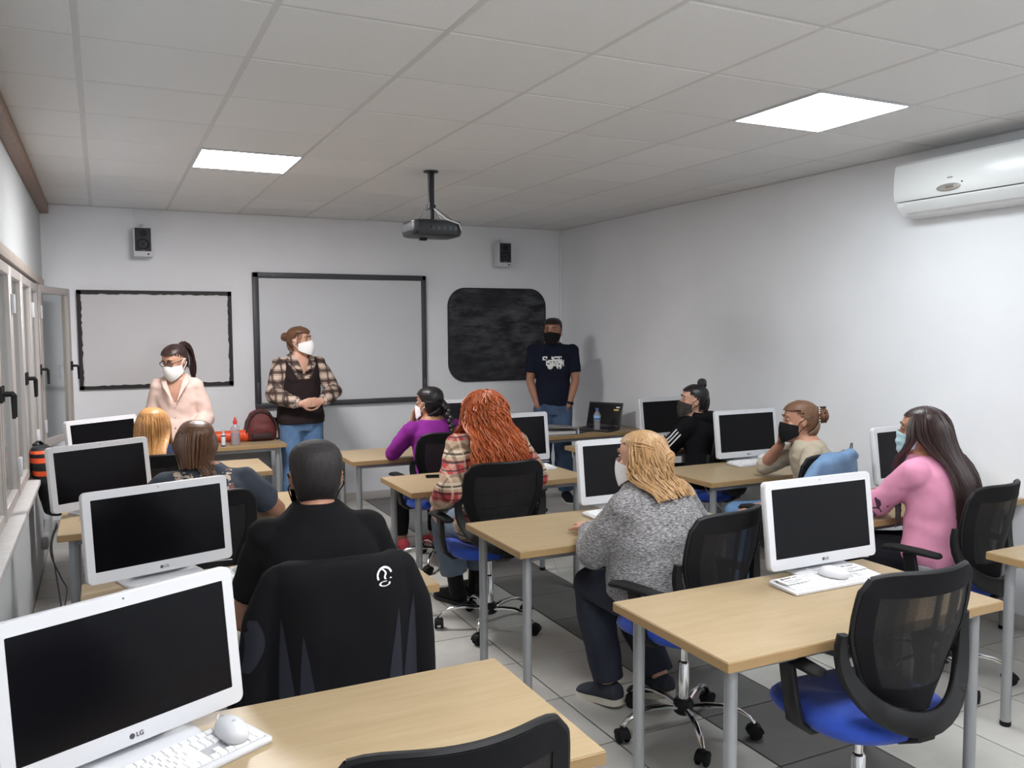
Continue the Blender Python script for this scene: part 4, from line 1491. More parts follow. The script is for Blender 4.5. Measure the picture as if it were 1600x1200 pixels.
def tail_paths(pts, rads, n, seed, wave=.004):
    rg = random.Random(seed)
    P = [Vector(p) for p in pts]
    fine, rr = [], []
    for i in range(len(P) - 1):
        p0, p1, p2, p3 = P[max(i - 1, 0)], P[i], P[i + 1], P[min(i + 2, len(P) - 1)]
        for s in range(5):
            t = s / 5
            fine.append(0.5 * ((2 * p1) + (p2 - p0) * t + (2 * p0 - 5 * p1 + 4 * p2 - p3) * t * t + (3 * p1 - p0 - 3 * p2 + p3) * t ** 3))
            rr.append(rads[i] + (rads[i + 1] - rads[i]) * t)
    fine.append(P[-1])
    rr.append(rads[-1])
    out = []
    for q in range(n):
        a = rg.uniform(0, 2 * PI)
        k = math.sqrt(rg.uniform(0.1, 1))
        ph = rg.uniform(0, 6)
        stop = rg.randint(int(len(fine) * .8), len(fine))
        L = []
        for i in range(stop):
            t = (fine[min(i + 1, len(fine) - 1)] - fine[max(i - 1, 0)]).normalized()
            u = t.orthogonal().normalized()
            u = (Vector((1, 0, 0)) - t * t.x)
            u = u.normalized() if u.length > .1 else t.orthogonal().normalized()
            v = t.cross(u)
            L.append(fine[i] + (u * math.cos(a) + v * math.sin(a)) * rr[i] * k + u * math.sin(i * .5 + ph) * wave)
        out.append(L)
    return out

def face_details(root, body, F, iris=(52, 34, 24), brow=H_DARK, shut=False):
    for s in (-1, 1):
        e = MB()
        e.M = F.HM
        e.sphere((s * .0315, .0775, .020), (.0120, .0105, .0050), 12, 8)
        eo = e.build('eye', mat('eye_white', srgb(168, 156, 150), .3), root)
        e = MB()
        e.M = F.HM
        e.sphere((s * .0315, .0855, .019), (.0066, .0040, .0056), 10, 6)
        e.build('iris', mat('iris_%d' % iris[0], srgb(*iris), .2), eo)
        b = MB()
        b.M = F.HM
        b.tube([(s * .014, .090, .040), (s * .030, .0905, .047), (s * .050, .077, .041)], [.0042, .0048, .0026], 6)
        b.build('eyebrow', brow, root)

def mask(root, F, m, pleats=False, bulge=.024, strap=True, strap_m=None):
    fr, bk = [], []
    nu, nv = 20, 12
    def pt(u, v, o):
        a = R(78) * u
        zt = .008 - .026 * abs(u) ** 1.3
        zb = -.121 + .045 * abs(u) ** 1.6
        z = zt + (zb - zt) * v
        bl = bulge * (math.cos(u * PI / 2) ** 1.2) * math.sin(PI * (.12 + .76 * v)) ** .8
        if pleats:
            bl += .003 * math.sin(v * 6 * PI) * math.cos(u * 1.4)
        nar = 1 - .10 * v
        return (( .0735 * nar + o) * math.sin(a) * 1.04, .002 + (.096 * (1 - .05 * v) + o) * math.cos(a) ** .9 + bl, z)
    mb = MB()
    mb.M = F.HM
    for o in (.0035, .0012):
        vs = [pt(-1 + 2 * i / nu, j / nv, o) for j in range(nv + 1) for i in range(nu + 1)]
        fs = [(j * (nu + 1) + i, j * (nu + 1) + i + 1, (j + 1) * (nu + 1) + i + 1, (j + 1) * (nu + 1) + i) for j in range(nv) for i in range(nu)]
        mb.add(vs, fs)
    mo = mb.build('face_mask', m, root, smooth=70)
    if strap:
        for s in (-1, 1):
            for v, ze in ((0.05, .022), (.95, -.022)):
                st = MB()
                st.M = F.HM
                p = Vector(pt(s * .98, v, .003))
                st.tube([p, (s * .079, .018, p.z * .5 + ze * .5), (s * .088, -.012, ze), (s * .084, -.026, ze * .5)], .0022, 6)
                st.build('ear_loop', strap_m or m, mo)
    return mo

def bun(center, r, m_scale=(1, 1, .85), turns=5, seed=0):
    """coiled knot of hair, returned as a mesh builder"""
    rg = random.Random(seed)
    mb = MB()
    c = Vector(center)
    mb.sphere(c, tuple(r * .86 * k for k in m_scale), 16, 10)
    for q in range(14):
        ax = Vector((rg.gauss(0, .5), 1, rg.gauss(0, .5))).normalized()
        u = ax.orthogonal().normalized()
        v = ax.cross(u)
        h = rg.uniform(-.75, .75)
        rr = math.sqrt(1 - h * h) * r * .92
        a0 = rg.uniform(0, 6)
        pts = []
        for i in range(15):
            a = a0 + i / 14 * rg.uniform(3.6, 5.6)
            p = u * math.cos(a) * rr + v * math.sin(a) * rr + ax * h * r * .9
            pts.append(c + Vector((p.x * m_scale[0], p.y * m_scale[1], p.z * m_scale[2])))
        mb.tube(pts, [r * .10] + [r * .17] * 13 + [r * .08], 6)
    return mb

def decal(root, me, name, m, org, ax, ay, n, inside, a_rng, b_rng, step, off=.0016, parent=None, reach=.35):
    """thin print that follows a garment: project a grid onto the mesh, keep cells inside the motif"""
    bvh = BVHTree.FromPolygons([v.co[:] for v in me.vertices], [p.vertices[:] for p in me.polygons])
    org, ax, ay, n = Vector(org), Vector(ax).normalized(), Vector(ay).normalized(), Vector(n).normalized()
    na = int(round((a_rng[1] - a_rng[0]) / step))
    nb = int(round((b_rng[1] - b_rng[0]) / step))
    cache, vs, fs = {}, [], []
    def vert(i, j):
        if (i, j) not in cache:
            p = org + ax * (a_rng[0] + i * step) + ay * (b_rng[0] + j * step)
            h = bvh.ray_cast(p + n * reach, -n, reach * 2)
            if h[0] is None:
                cache[(i, j)] = None
            else:
                cache[(i, j)] = len(vs)
                vs.append(h[0] + n * off)
        return cache[(i, j)]
    for i in range(na):
        for j in range(nb):
            if inside(a_rng[0] + (i + .5) * step, b_rng[0] + (j + .5) * step):
                q = [vert(i, j), vert(i + 1, j), vert(i + 1, j + 1), vert(i, j + 1)]
                if None not in q:
                    fs.append(q)
    mb = MB()
    mb.add(vs, fs)
    return mb.build(name, m, parent or root, smooth=60)

def decal_strip(me, name, m, parent, rows, n=(0, -1, 0), ax=(1, 0, 0), ay=(0, 0, 1), org=(0, 0, 0), cols=6, off=.0016):
    """sewn-on panel: rows of (b, a0, a1) projected onto the garment"""
    bvh = BVHTree.FromPolygons([v.co[:] for v in me.vertices], [p.vertices[:] for p in me.polygons])
    org, ax, ay, n = Vector(org), Vector(ax).normalized(), Vector(ay).normalized(), Vector(n).normalized()
    grid, vs, fs = [], [], []
    for b, a0, a1 in rows:
        line = []
        for k in range(cols + 1):
            p = org + ax * (a0 + (a1 - a0) * k / cols) + ay * b
            h = bvh.ray_cast(p + n * .4, -n, .9)
            if h[0] is None:
                line.append(None)
            else:
                line.append(len(vs))
                vs.append(h[0] + n * off)
        grid.append(line)
    for i in range(len(grid) - 1):
        for k in range(cols):
            q = [grid[i][k], grid[i][k + 1], grid[i + 1][k + 1], grid[i + 1][k]]
            if None not in q:
                fs.append(q)
    return MB().add(vs, fs).build(name, m, parent, smooth=70)

def shoe(root, F, sd, m_up, m_sole, sole_h=.022, high=False):
    mb = MB()
    F.foot(mb, sd, .008)
    H, K, A, toe = F.leg[sd]
    if high:
        chain(mb, [A + Vector((0, -.005, -.03)), A + (K - A).normalized() * .10], [.050, .050], 14)
    me = remeshed(mb, 'shoe', .007, 3)
    so = part(root, 'shoe', me, m_up)
    t = Vector((toe.x, toe.y, 0)).normalized()
    lat = Vector((t.y, -t.x, 0))
    base = A + Vector((0, 0, -.085))
    out = []
    for a, wd in ((-.072, .016), (-.06, .034), (-.02, .042), (.05, .045), (.10, .052), (.15, .051), (.185, .038), (.203, .014)):
        out.append((a, wd))
    ring = [(a, wd) for a, wd in out] + [(a, -wd) for a, wd in out[::-1]]
    sl = MB()
    sl.loft([[base + t * a + lat * b + Vector((0, 0, z + toe.z * a)) for a, b in ring] for z in (-.010, sole_h - .012)])
    sl.build('sole', m_sole, so, smooth=40)
    return so

def person(label, x, y, rz, F, skin_m, bust=0.0, hands=('L', 'R'), voxel=.0062, legs=True):
    root = thing('person', label, 'person', (x, y, 0), R(rz))
    mb = MB()
    F.torso(mb, 0.0, -.16, 1.05, bust)
    add_head(mb, F.HM)
    for sd, sx in (('L', -1), ('R', 1)):
        F.arm_tube(mb, sd, 0.0, 2.0)
        S, E, W, a = F.arm[sd]
        if sd in hands:
            # thumb side: follows from which hand it is
            side = 1 if sd == 'L' else -1
            add_hand(mb, W, a['d'], a['n'], side, a['curl'])
        if legs:
            F.leg_tube(mb, sd, 0.0, 2.0)
            F.foot(mb, sd)
    me = remeshed(mb, 'body', voxel, 3, .45)
    b = part(root, 'body', me, skin_m)
    return root, b

def top_garment(root, F, m, name='shirt', d=.014, sleeve=2.0, hem=-.12, bust=0.0, loose=.006, amp=.003, freq=28, cutp=None, seed=1.0, t1=1.0, voxel=.0085, skirt=None, sl_loose=None):
    mb = MB()
    F.torso(mb, d, hem, t1, bust)
    for sd in ('L', 'R'):
        F.arm_tube(mb, sd, d * .75, sleeve, loose if sl_loose is None else sl_loose)
    if skirt:
        q0, q1 = F.spine(0), F.spine(0) + Vector((0, 0, skirt[0]))
        mb.loft([[c + Vector((math.cos(2 * PI * k / 24) * rx, math.sin(2 * PI * k / 24) * ry, 0)) for k in range(24)] for c, rx, ry in ((F.spine(.3), .15 * F.shape[1] + d, .11 + d), (q0, .175 * F.shape[0] + d, .125 + d), (q1, skirt[1], skirt[2]))])
    me = remeshed(mb, name, voxel, 9)
    wrinkle(me, amp, freq, seed)
    if cutp:
        cut(me, cutp)
    return part(root, name, me, m)

def trousers(root, F, m, d=.010, end=1.93, loose=.012, amp=.003, freq=24, seed=2.0, name='trousers', waist=.22):
    mb = MB()
    F.torso(mb, d * .8, -.17, waist)
    for sd in ('L', 'R'):
        F.leg_tube(mb, sd, d, end, loose)
    me = remeshed(mb, name, .0095, 4)
    wrinkle(me, amp, freq, seed, (1, 1, 1))
    return part(root, name, me, m)

# ------------------------------------------------------------------ the people
def W2L(x, y, rz):
    c, s = math.cos(R(rz)), math.sin(R(rz))
    return lambda wx, wy, wz: (c * (wx - x) + s * (wy - y), -s * (wx - x) + c * (wy - y), wz)
def dirL(rz):
    c, s = math.cos(R(rz)), math.sin(R(rz))
    return lambda dx, dy, dz: (c * dx + s * dy, -s * dx + c * dy, dz)
MASK_WHITE = cloth('white_mask_cloth', srgb(232, 232, 232), .03)
MASK_BLACK = cloth('black_mask_cloth', srgb(22, 22, 24), .05)
MASK_BLUE = cloth('pale_blue_mask', srgb(176, 206, 214), .04)
SOLE_WHITE = mat('white_sole', srgb(206, 200, 186), .6)
SOLE_DARK = mat('dark_sole', srgb(30, 30, 32), .7)

# --- 1: pale pink shirt, ponytail and glasses, standing under the framed whiteboard
x, y, rz = 0.50, 6.88, 168
F = Fig(False, 1.575, zp=.86, lean=(0, .0), head=(-34, -22, 0), headoff=(0, .035), sw=.126, shape=(.90, .84, .86),
        arms={'R': dict(wrist=(.20, .02, .78), pole=(.5, -.8, 0), d=(0, .1, -1), n=(-1, 0, 0)), 'L': dict(wrist=(-.16, .20, .96), pole=(-.4, -.8, -.6), d=(.6, .5, .1), n=(0, .1, -1))})
root, body = person('woman with dark ponytail, glasses and pale pink shirt standing before the framed whiteboard', x, y, rz, F, SKIN_LIGHT, .4)
PINK_PALE = cloth('pale_pink_linen', srgb(214, 188, 178), .06, 12)
trousers(root, F, PINK_PALE, loose=.02)
def vneck(z0, w_, y0=.02):
    return lambda p: p.y > y0 and p.z > z0 and abs(p.x) < w_ * (p.z - z0)
sh = top_garment(root, F, PINK_PALE, 'long_shirt', .018, 1.85, -.1, .45, .012, .004, 26, vneck(F.N.z - .20, .36), 3.0, 1.0, skirt=(-.22, .19, .15))
cl = MB()
for s in (-1, 1):
    cl.add([(s * .012, .128, F.N.z - .19), (s * .055, .105, F.N.z - .04), (s * .072, .03, F.N.z + .025), (s * .06, -.05, F.N.z + .035), (s * .092, -.05, F.N.z - .0), (s * .105, .05, F.N.z - .02), (s * .078, .12, F.N.z - .075)], [(0, 1, 6), (1, 2, 5, 6), (2, 3, 4, 5)])
co = cl.build('collar', PINK_PALE, sh, smooth=60)
bt = MB()
for k in range(5):
    z = F.N.z - .23 - .075 * k
    bt.sphere((.0, F.spine((z - F.zp) / (F.N.z - F.zp)).y + .138, z), .006, 8, 6)
bt.build('buttons', mat('pale_button', srgb(170, 140, 128), .4), sh)
part(root, 'hair', hair_cap(root, F, H_DARK, .009), H_DARK)
tl = MB()
strands(tl, pulled_paths(F, (0, -.09, .08), 210, 41, 0.008), .0042, .0034)
tl.build('combed_hair', H_DARK, root)
tl = MB()
hp = lambda *p: F.HM @ Vector(p)
strands(tl, tail_paths([hp(.0, -.085, .075), hp(-.01, -.125, .085), hp(-.02, -.150, .03), hp(-.02, -.145, -.06), hp(-.015, -.125, -.15), hp(-.01, -.11, -.21)], [.018, .026, .028, .026, .02, .008], 70, 4), .004, .0025)
tl.tube([hp(0, -.09, .076), hp(0, -.115, .082)], .022, 12)
tl.build('ponytail', H_DARK, root)
face_details(root, body, F)
mask(root, F, MASK_WHITE, bulge=.030)
gl = MB()
gl.M = F.HM
for s in (-1, 1):
    ring = [(s * .034 + .026 * math.cos(a), .100 - .006 * abs(math.cos(a)), .018 + .020 * math.sin(a)) for a in [2 * PI * k / 18 for k in range(19)]]
    gl.tube(ring, .0026, 6, caps=False)
    gl.tube([(s * .060, .094, .022), (s * .078, .05, .02), (s * .080, -.005, .018)], .0024, 6)
gl.tube([(-.009, .101, .022), (0, .104, .024), (.009, .101, .022)], .0024, 6)
gl.build('glasses', mat('dark_glasses_frame', srgb(36, 26, 24), .3), root)
for sd in ('L', 'R'):
    shoe(root, F, sd, cloth('beige_shoe', srgb(170, 150, 132)), SOLE_DARK)

# --- 2: dark vest over plaid sleeves, blue jeans, in front of the interactive board
x, y, rz = 1.53, 7.36, 186
F = Fig(False, 1.705, zp=.905, lean=(0, -.01), head=(42, 2, 0), headoff=(0, .03), sw=.172, shape=(1.04, 1.02, 1.02), fat=1.04,
        arms={'R': dict(wrist=(.075, .225, 1.06), pole=(.8, -.4, -.3), d=(-.9, .25, .1), n=(-.2, -1, 0), curl=.6), 'L': dict(wrist=(-.115, .225, 1.07), pole=(-.8, -.4, -.3), d=(.9, .25, 0), n=(.2, -1, 0), curl=.6)})
root, body = person('woman in dark vest with plaid sleeves and blue jeans standing before the interactive board', x, y, rz, F, SKIN_LIGHT, 1.0)
trousers(root, F, JEANS_BLUE, loose=.02, end=1.95, amp=.004)
CREAM, UMBER = srgb(196, 176, 160), srgb(46, 32, 30)
PLAID_BROWN = m_plaid('brown_cream_plaid', srgb(112, 88, 78), [(2, .085, .0, .42, CREAM, .75), (0, .08, .3, .40, CREAM, .45), (1, .08, .2, .40, CREAM, .45), (2, .085, .45, .28, UMBER, .85), (0, .08, .75, .2, UMBER, .8), (1, .08, .62, .22, UMBER, .8), (2, .0425, .2, .08, UMBER, .7)])
shirt = top_garment(root, F, PLAID_BROWN, 'plaid_shirt', .013, 1.88, .1, 1.0, .020, .004, 26, vneck(F.N.z - .16, .62), 5.0)
VEST = cloth('dark_brown_knit', srgb(40, 31, 32), .1, 20, 300, .35)
def vest_cut(p):
    if p.y > .0 and p.z > F.N.z - .20 and abs(p.x) < .05 + .50 * (p.z - F.N.z + .20):
        return True
    if abs(p.x) > .135 + .02 * (F.N.z - p.z) / .2 and p.z > F.N.z - .22:
        return True
    return p.z > F.N.z - .02
mb = MB()
F.torso(mb, .023, -.05, 1.0, 1.0)
me = remeshed(mb, 'vest', .008, 4)
wrinkle(me, .002, 22, 6.0)
cut(me, vest_cut)
vest = part(root, 'vest', me, VEST)
cl = MB()
for s in (-1, 1):
    cl.add([(s * .010, .125, F.N.z - .145), (s * .040, .112, F.N.z - .06), (s * .068, .03, F.N.z + .022), (s * .06, -.05, F.N.z + .03), (s * .098, -.06, F.N.z - .004), (s * .115, .05, F.N.z - .022), (s * .085, .122, F.N.z - .10)], [(0, 1, 6), (1, 2, 5, 6), (2, 3, 4, 5)])
cl.build('collar', PLAID_BROWN, shirt, smooth=60)
for sd in ('L', 'R'):
    S, E, W, a = F.arm[sd]
    cf = MB()
    d_ = (W - E).normalized()
    cf.tube([W - d_ * .075, W - d_ * .06, W - d_ * .012, W - d_ * .008], [.041, .046, .040, .034], 16)
    cf.build('cuff', m_plaid('pale_cuff', srgb(196, 182, 170), [(0, .04, 0, .3, UMBER, .6), (2, .04, .2, .25, UMBER, .5)]), shirt)
part(root, 'hair', hair_cap(root, F, H_LIGHT, .013), H_LIGHT)
tl = MB()
strands(tl, pulled_paths(F, (0, -.11, .045), 210, 42, 0.011), .0042, .0034)
tl.build('combed_hair', H_LIGHT, root)
bun(F.HM @ Vector((0, -.135, .045)), .042, (1, 1, .9), seed=2).build('hair_bun', H_LIGHT, root)
fr = MB()
rg = random.Random(9)
strands(fr, [[F.HM @ Vector((s * (.05 + rg.uniform(-.02, .02)), .06, .085)), F.HM @ Vector((s * .076, .045 + rg.uniform(-.02, .02), .05)), F.HM @ Vector((s * (.083 + rg.uniform(0, .006)), .02, -.01 + rg.uniform(-.04, .02)))] for s in (-1, 1) for k in range(10)], .003, .001)
fr.build('loose_strands', H_LIGHT, root)
face_details(root, body, F, (60, 60, 56), H_LIGHT)
mask(root, F, MASK_WHITE, bulge=.034)
for sd in ('L', 'R'):
    shoe(root, F, sd, cloth('dark_shoe', srgb(38, 36, 38)), SOLE_DARK)

# --- 3: navy T-shirt, hands in the jeans pockets, beside the blackboard
x, y, rz = 3.93, 7.20, 152
F = Fig(False, 1.775, zp=.945, lean=(0, -.01), head=(-14, -4, 0), headoff=(0, .03), sw=.188, shape=(.98, 1.0, 1.08), fat=1.0, hs=1.02, neck=.108,
        arms={'R': dict(wrist=(.150, .085, .935), pole=(.9, -.6, 0), d=(-.55, -.35, -.75), n=(-1, 0, 0), curl=.2), 'L': dict(wrist=(-.150, .085, .935), pole=(-.9, -.6, 0), d=(.55, -.35, -.75), n=(1, 0, 0), curl=.2)},
        legs={'L': dict(ankle=(-.13, .0, .085)), 'R': dict(ankle=(.13, .0, .085))})
root, body = person('man in navy printed T-shirt with hands in jeans pockets, beside the blackboard', x, y, rz, F, SKIN_TAN, 0)
JEANS_MID = m_denim('mid_blue_denim', srgb(44, 62, 92), srgb(84, 106, 138))
tr = trousers(root, F, JEANS_MID, d=.014, loose=.024, amp=.004, end=1.96)
NAVY = cloth('navy_jersey', srgb(20, 24, 40), .1, 14)
ts = top_garment(root, F, NAVY, 't_shirt', .018, .72, -.02, 0, .012, .004, 22, lambda p: p.z > F.N.z + .012, 7.0)
def jeep(a, b):
    n_ = noise.noise(Vector((a * 60, b * 60, 1)))
    if abs(a + .075) < .022 and abs(b - .045) < .018:
        return n_ > -.15
    if abs(a - .02) < .085 and abs(b) < .030:
        return n_ > -.25
    if abs(a - .035) < .05 and .03 <= b < .062:
        return n_ > -.2
    for cx in (-.025, .06):
        if (a - cx) ** 2 + (b + .035) ** 2 < .026 ** 2:
            return n_ > -.3
    return False
decal(root, ts.data, 'chest_print', WHITE_PRINT, (0, 0, F.N.z - .19), (-1, 0, 0), (0, 0, 1), (0, 1, 0), jeep, (-.11, .11), (-.07, .07), .003, parent=ts)['kind'] = 'stuff'
part(root, 'hair', hair_cap(root, F, H_BLACK, .013), H_BLACK)
face_details(root, body, F, brow=H_BLACK)
mask(root, F, MASK_BLACK, bulge=.030)
S, E, W, a = F.arm['L']
d_ = (E - W).normalized()
wt = MB()
wt.tube([W + d_ * .010, W + d_ * .034], [.0315, .0325], 18)
wb = wt.build('wristwatch', BLACK_SOFT, root)
nr = Vector((-.9, .3, .1)).normalized()
MB().sphere(W + d_ * .022 + nr * .033, (.012, .020, .020), 14, 8).build('watch_face', mat('watch_glass', srgb(20, 22, 26), .15), wb)
for sd in ('L', 'R'):
    shoe(root, F, sd, cloth('dark_canvas_shoe', srgb(26, 28, 36)), mat('bright_sole', srgb(214, 212, 208), .6))

# --- 4: man in black T-shirt, seen from behind on the chair with the jacket
x, y, rz = 0.605, 2.665, -5
L = W2L(x, y, rz)
F = Fig(True, 1.325, lean=(.0, .05), head=(2, 0, 0), headoff=(.0, .02), sw=.158, shape=(1.04, 1.12, 1.04), fat=1.08, hs=1.02, depth=1.05,
        arms={'L': dict(wrist=L(.44, 3.02, .775), pole=(-.35, -.3, -1), d=(.5, .8, 0), n=(0, 0, -1)), 'R': dict(wrist=L(.86, 3.04, .775), pole=(.55, -.25, -1), d=(-.5, .8, 0), n=(0, 0, -1))})
root, body = person('man with short greying hair in black T-shirt seen from behind', x, y, rz, F, SKIN_TAN, 0)
trousers(root, F, JEANS_DARK)
BLACKT = cloth('black_jersey', srgb(9, 9, 12), .1, 14)
top_garment(root, F, BLACKT, 't_shirt', .016, .72, -.14, 0, .012, .0032, 22, None, 8.0, 1.05)
part(root, 'hair', hair_cap(root, F, H_GREY, .0075, lambda p: (p.z > .074 if p.y > .03 else p.z > .07 - (.03 - p.y) * 1.2 if p.y > -.02 else p.z > -.074)), H_GREY)
mask(root, F, MASK_BLACK)
face_details(root, body, F, brow=H_BLACK)
for sd in ('L', 'R'):
    shoe(root, F, sd, cloth('dark_shoe', srgb(38, 36, 38)), SOLE_DARK)

# --- 5: grey printed T-shirt, brown hair tied low
x, y, rz = 0.395, 4.15, -2
L = W2L(x, y, rz)
F = Fig(True, 1.258, lean=(.02, .06), head=(-4, -4, 3), headoff=(-.035, .02), sw=.176, shape=(1.08, 1.08, 1.06), fat=1.12,
        arms={'L': dict(wrist=L(.30, 4.52, .775), pole=(-1.0, -.3, -.4), d=(.6, .8, 0), n=(0, 0, -1)), 'R': dict(wrist=L(.66, 4.55, .775), pole=(1.1, -.1, -.75), d=(-.6, .8, 0), n=(0, 0, -1))})
root, body = person('woman with low-tied brown hair in slate grey T-shirt with printed back', x, y, rz, F, SKIN_TAN, 1.0)
trousers(root, F, JEANS_DARK)
SLATE = cloth('slate_jersey', srgb(62, 68, 78), .1, 14)
ts = top_garment(root, F, SLATE, 't_shirt', .017, .70, -.14, 1.0, .014, .0035, 22, None, 9.0, 1.04)
def words(a, b):
    row = math.floor((b + .08) / .045)
    wv = .016 * math.sin(a * 22 + row)
    n_ = noise.noise(Vector((a * 55, (b + wv) * 55, row * 3.1)))
    return n_ > -.05 and abs(((b + wv + .08) % .045) - .0225) < .018 and abs(a) < .13
for nm, mm, k in (('back_print', mat('cream_print', srgb(196, 178, 160), .8), 0), ('back_print', mat('dusty_red_print', srgb(134, 88, 88), .8), 1)):
    decal(root, ts.data, nm, mm, (.01, 0, F.N.z - .085), (1, 0, 0), (0, 0, 1), (0, -1, 0), lambda a, b: words(a, b) and ((noise.noise(Vector((a * 14, b * 14, 5))) > .12) == bool(k)), (-.13, .13), (-.10, .075), .004, parent=ts)['kind'] = 'stuff'
part(root, 'hair', hair_cap(root, F, H_BROWN, .008, lambda p: (p.z > .074 if p.y > .03 else p.z > .07 - (.03 - p.y) * 2.2 if p.y > -.02 else p.z > -.10)), H_BROWN)
hp = lambda *p: F.HM @ Vector(p)
tl = MB()
strands(tl, drape_paths(F, 170, -.088, 3, 80, .70, pull=.0, back=.005, off=(.012, .026), zvar=.012), .0045, .003)
tl.build('hair_lengths', H_BROWN, root)
tl = MB()
strands(tl, tail_paths([hp(.03, -.085, -.075), hp(.06, -.105, -.115), hp(.10, -.10, -.15), hp(.16, -.085, -.185)], [.03, .028, .024, .008], 60, 6), .004, .002)
tl.build('low_ponytail', H_BROWN, root)
mask(root, F, MASK_WHITE)
face_details(root, body, F)
for sd in ('L', 'R'):
    shoe(root, F, sd, cloth('white_canvas_shoe', srgb(200, 198, 194)), SOLE_WHITE)

# --- 6: blonde, navy top, by the open window
x, y, rz = 0.245, 5.46, -14
L = W2L(x, y, rz)
F = Fig(True, 1.222, zp=.565, lean=(.0, .05), head=(-12, -2, 0), headoff=(.0, .02), sw=.165, shape=(1, 1, 1),
        arms={'L': dict(wrist=L(.12, 5.86, .775), pole=(-1, -.3, -.5)), 'R': dict(wrist=L(.42, 5.88, .775), pole=(1, -.3, -.6))})
root, body = person('blonde student with straight hair and navy top, partly behind a screen', x, y, rz, F, SKIN_LIGHT, 1.0)
trousers(root, F, JEANS_DARK)
top_garment(root, F, cloth('navy_cotton', srgb(28, 38, 66), .12, 14), 'sweater', .015, 1.9, -.12, 1.0, .008, .0035, 24, None, 10.0, .99)
part(root, 'hair', hair_cap(root, F, H_STRAW, .005, lambda p: (p.z > .074 if p.y > .03 else p.z > .07 - (.03 - p.y) * 2.0 if p.y > -.02 else p.z > -.10)), H_STRAW)
tl = MB()
strands(tl, drape_paths(F, 330, -.29, 5, 48, 1.02, curl=.003, freq=1.4, zvar=.03, back=-.015), .0048, .0028)
tl.build('long_hair', H_STRAW, root)
mask(root, F, MASK_WHITE)
face_details(root, body, F)
for sd in ('L', 'R'):
    shoe(root, F, sd, cloth('dark_shoe', srgb(38, 36, 38)), SOLE_DARK)

# --- 7: purple sweater, long black braid
x, y, rz = 2.145, 5.66, 5
L = W2L(x, y, rz)
F = Fig(True, 1.262, zp=.565, lean=(-.01, .06), head=(26, -2, 0), headoff=(-.01, .025), sw=.163, shape=(1.1, 1.0, 1.0), fat=1.05,
        arms={'L': dict(wrist=L(2.02, 5.86, .985), pole=(-.7, .2, -1.1), d=(.3, .2, .9), n=(.7, -.5, 0), curl=.7), 'R': dict(wrist=L(2.33, 6.0, .775), pole=(1, -.3, -.5))},
        legs={'L': dict(knee=L(1.99, 6.03, .52), ankle=L(2.0, 6.06, .095)), 'R': dict(knee=L(2.28, 6.08, .52), ankle=L(2.26, 6.06, .095))})
root, body = person('student in purple sweater with long black braid, hand at her chin', x, y, rz, F, SKIN_TAN, 1.0)
trousers(root, F, cloth('black_leggings', srgb(22, 22, 25)), d=.006, loose=.004)
top_garment(root, F, cloth('purple_knit', srgb(118, 34, 122), .1, 14), 'sweater', .014, 1.9, -.22, 1.0, .006, .0035, 24, None, 11.0, .985)
part(root, 'hair', hair_cap(root, F, H_BLACK, .011), H_BLACK)
tl = MB()
strands(tl, pulled_paths(F, (.015, -.10, .01), 210, 43, 0.009), .0042, .0034)
tl.build('combed_hair', H_BLACK, root)
br = MB()
pts = [F.HM @ Vector((.02, -.105, .0)), F.HM @ Vector((.03, -.135, -.03)), Vector((.055, -.115, 1.00)), Vector((.06, -.140, .93)), Vector((.062, -.150, .86)), Vector((.062, -.150, .79))]
dense = []
for i in range(len(pts) - 1):
    for s in range(5):
        dense.append(pts[i].lerp(pts[i + 1], s / 5))
for i, p in enumerate(dense):
    t = i / len(dense)
    r_ = .027 * (1 - .45 * t)
    sx = (-1) ** i
    br.sphere(p + Vector((sx * r_ * .38, 0, 0)), (r_ * .82, r_ * .85, r_ * 1.0), 10, 8)
br.tube([pts[-1], pts[-1] + Vector((0, 0, -.04))], [.012, .004], 8)
br.build('braid', H_BLACK, root)
bun(F.HM @ Vector((.015, -.098, .012)), .030, (1, .8, 1), seed=4).build('hair_knot', H_BLACK, root)
mask(root, F, MASK_WHITE)
face_details(root, body, F, brow=H_BLACK)
for sd in ('L', 'R'):
    shoe(root, F, sd, cloth('coral_pink_shoe', srgb(206, 84, 96)), SOLE_WHITE)

# --- 8: curly ginger hair, red plaid shirt
x, y, rz = 1.935, 4.30, 2
L = W2L(x, y, rz)
F = Fig(True, 1.335, lean=(-.0, .03), head=(6, 0, 0), headoff=(-.0, .02), sw=.182, shape=(1.06, 1.0, 1.05), fat=1.04,
        arms={'L': dict(wrist=L(1.650, 4.36, .715), pole=(-.25, -1, .0), d=(-.05, .5, -.8), n=(.8, .2, 0), curl=.5), 'R': dict(wrist=L(2.30, 4.64, .775), pole=(.7, -.4, -1), d=(-.2, .9, 0))},
        legs={'L': dict(knee=L(1.83, 4.72, .53), ankle=L(1.905, 4.72, .10), toe=(-.3, 1, 0)), 'R': dict(knee=L(2.08, 4.74, .53), ankle=L(2.06, 4.80, .10))})
root, body = person('student with long curly ginger hair in red and cream plaid shirt', x, y, rz, F, SKIN_LIGHT, 1.0)
trousers(root, F, JEANS_GREY, d=.014, loose=.026, end=1.78)
RED, CRM, INK = srgb(164, 34, 48), srgb(206, 190, 166), srgb(38, 26, 26)
PLAID_RED = m_plaid('red_cream_plaid', srgb(168, 140, 116), [(2, .155, .02, .40, RED, .92), (2, .155, .52, .22, CRM, .8), (0, .12, .35, .25, CRM, .3), (1, .12, .1, .25, CRM, .25), (2, .155, .46, .07, INK, .85), (2, .155, .72, .07, INK, .85), (0, .12, .15, .16, INK, .5), (1, .12, .5, .14, INK, .5), (0, .12, .65, .10, CRM, .5), (2, .155, .94, .05, INK, .8)])
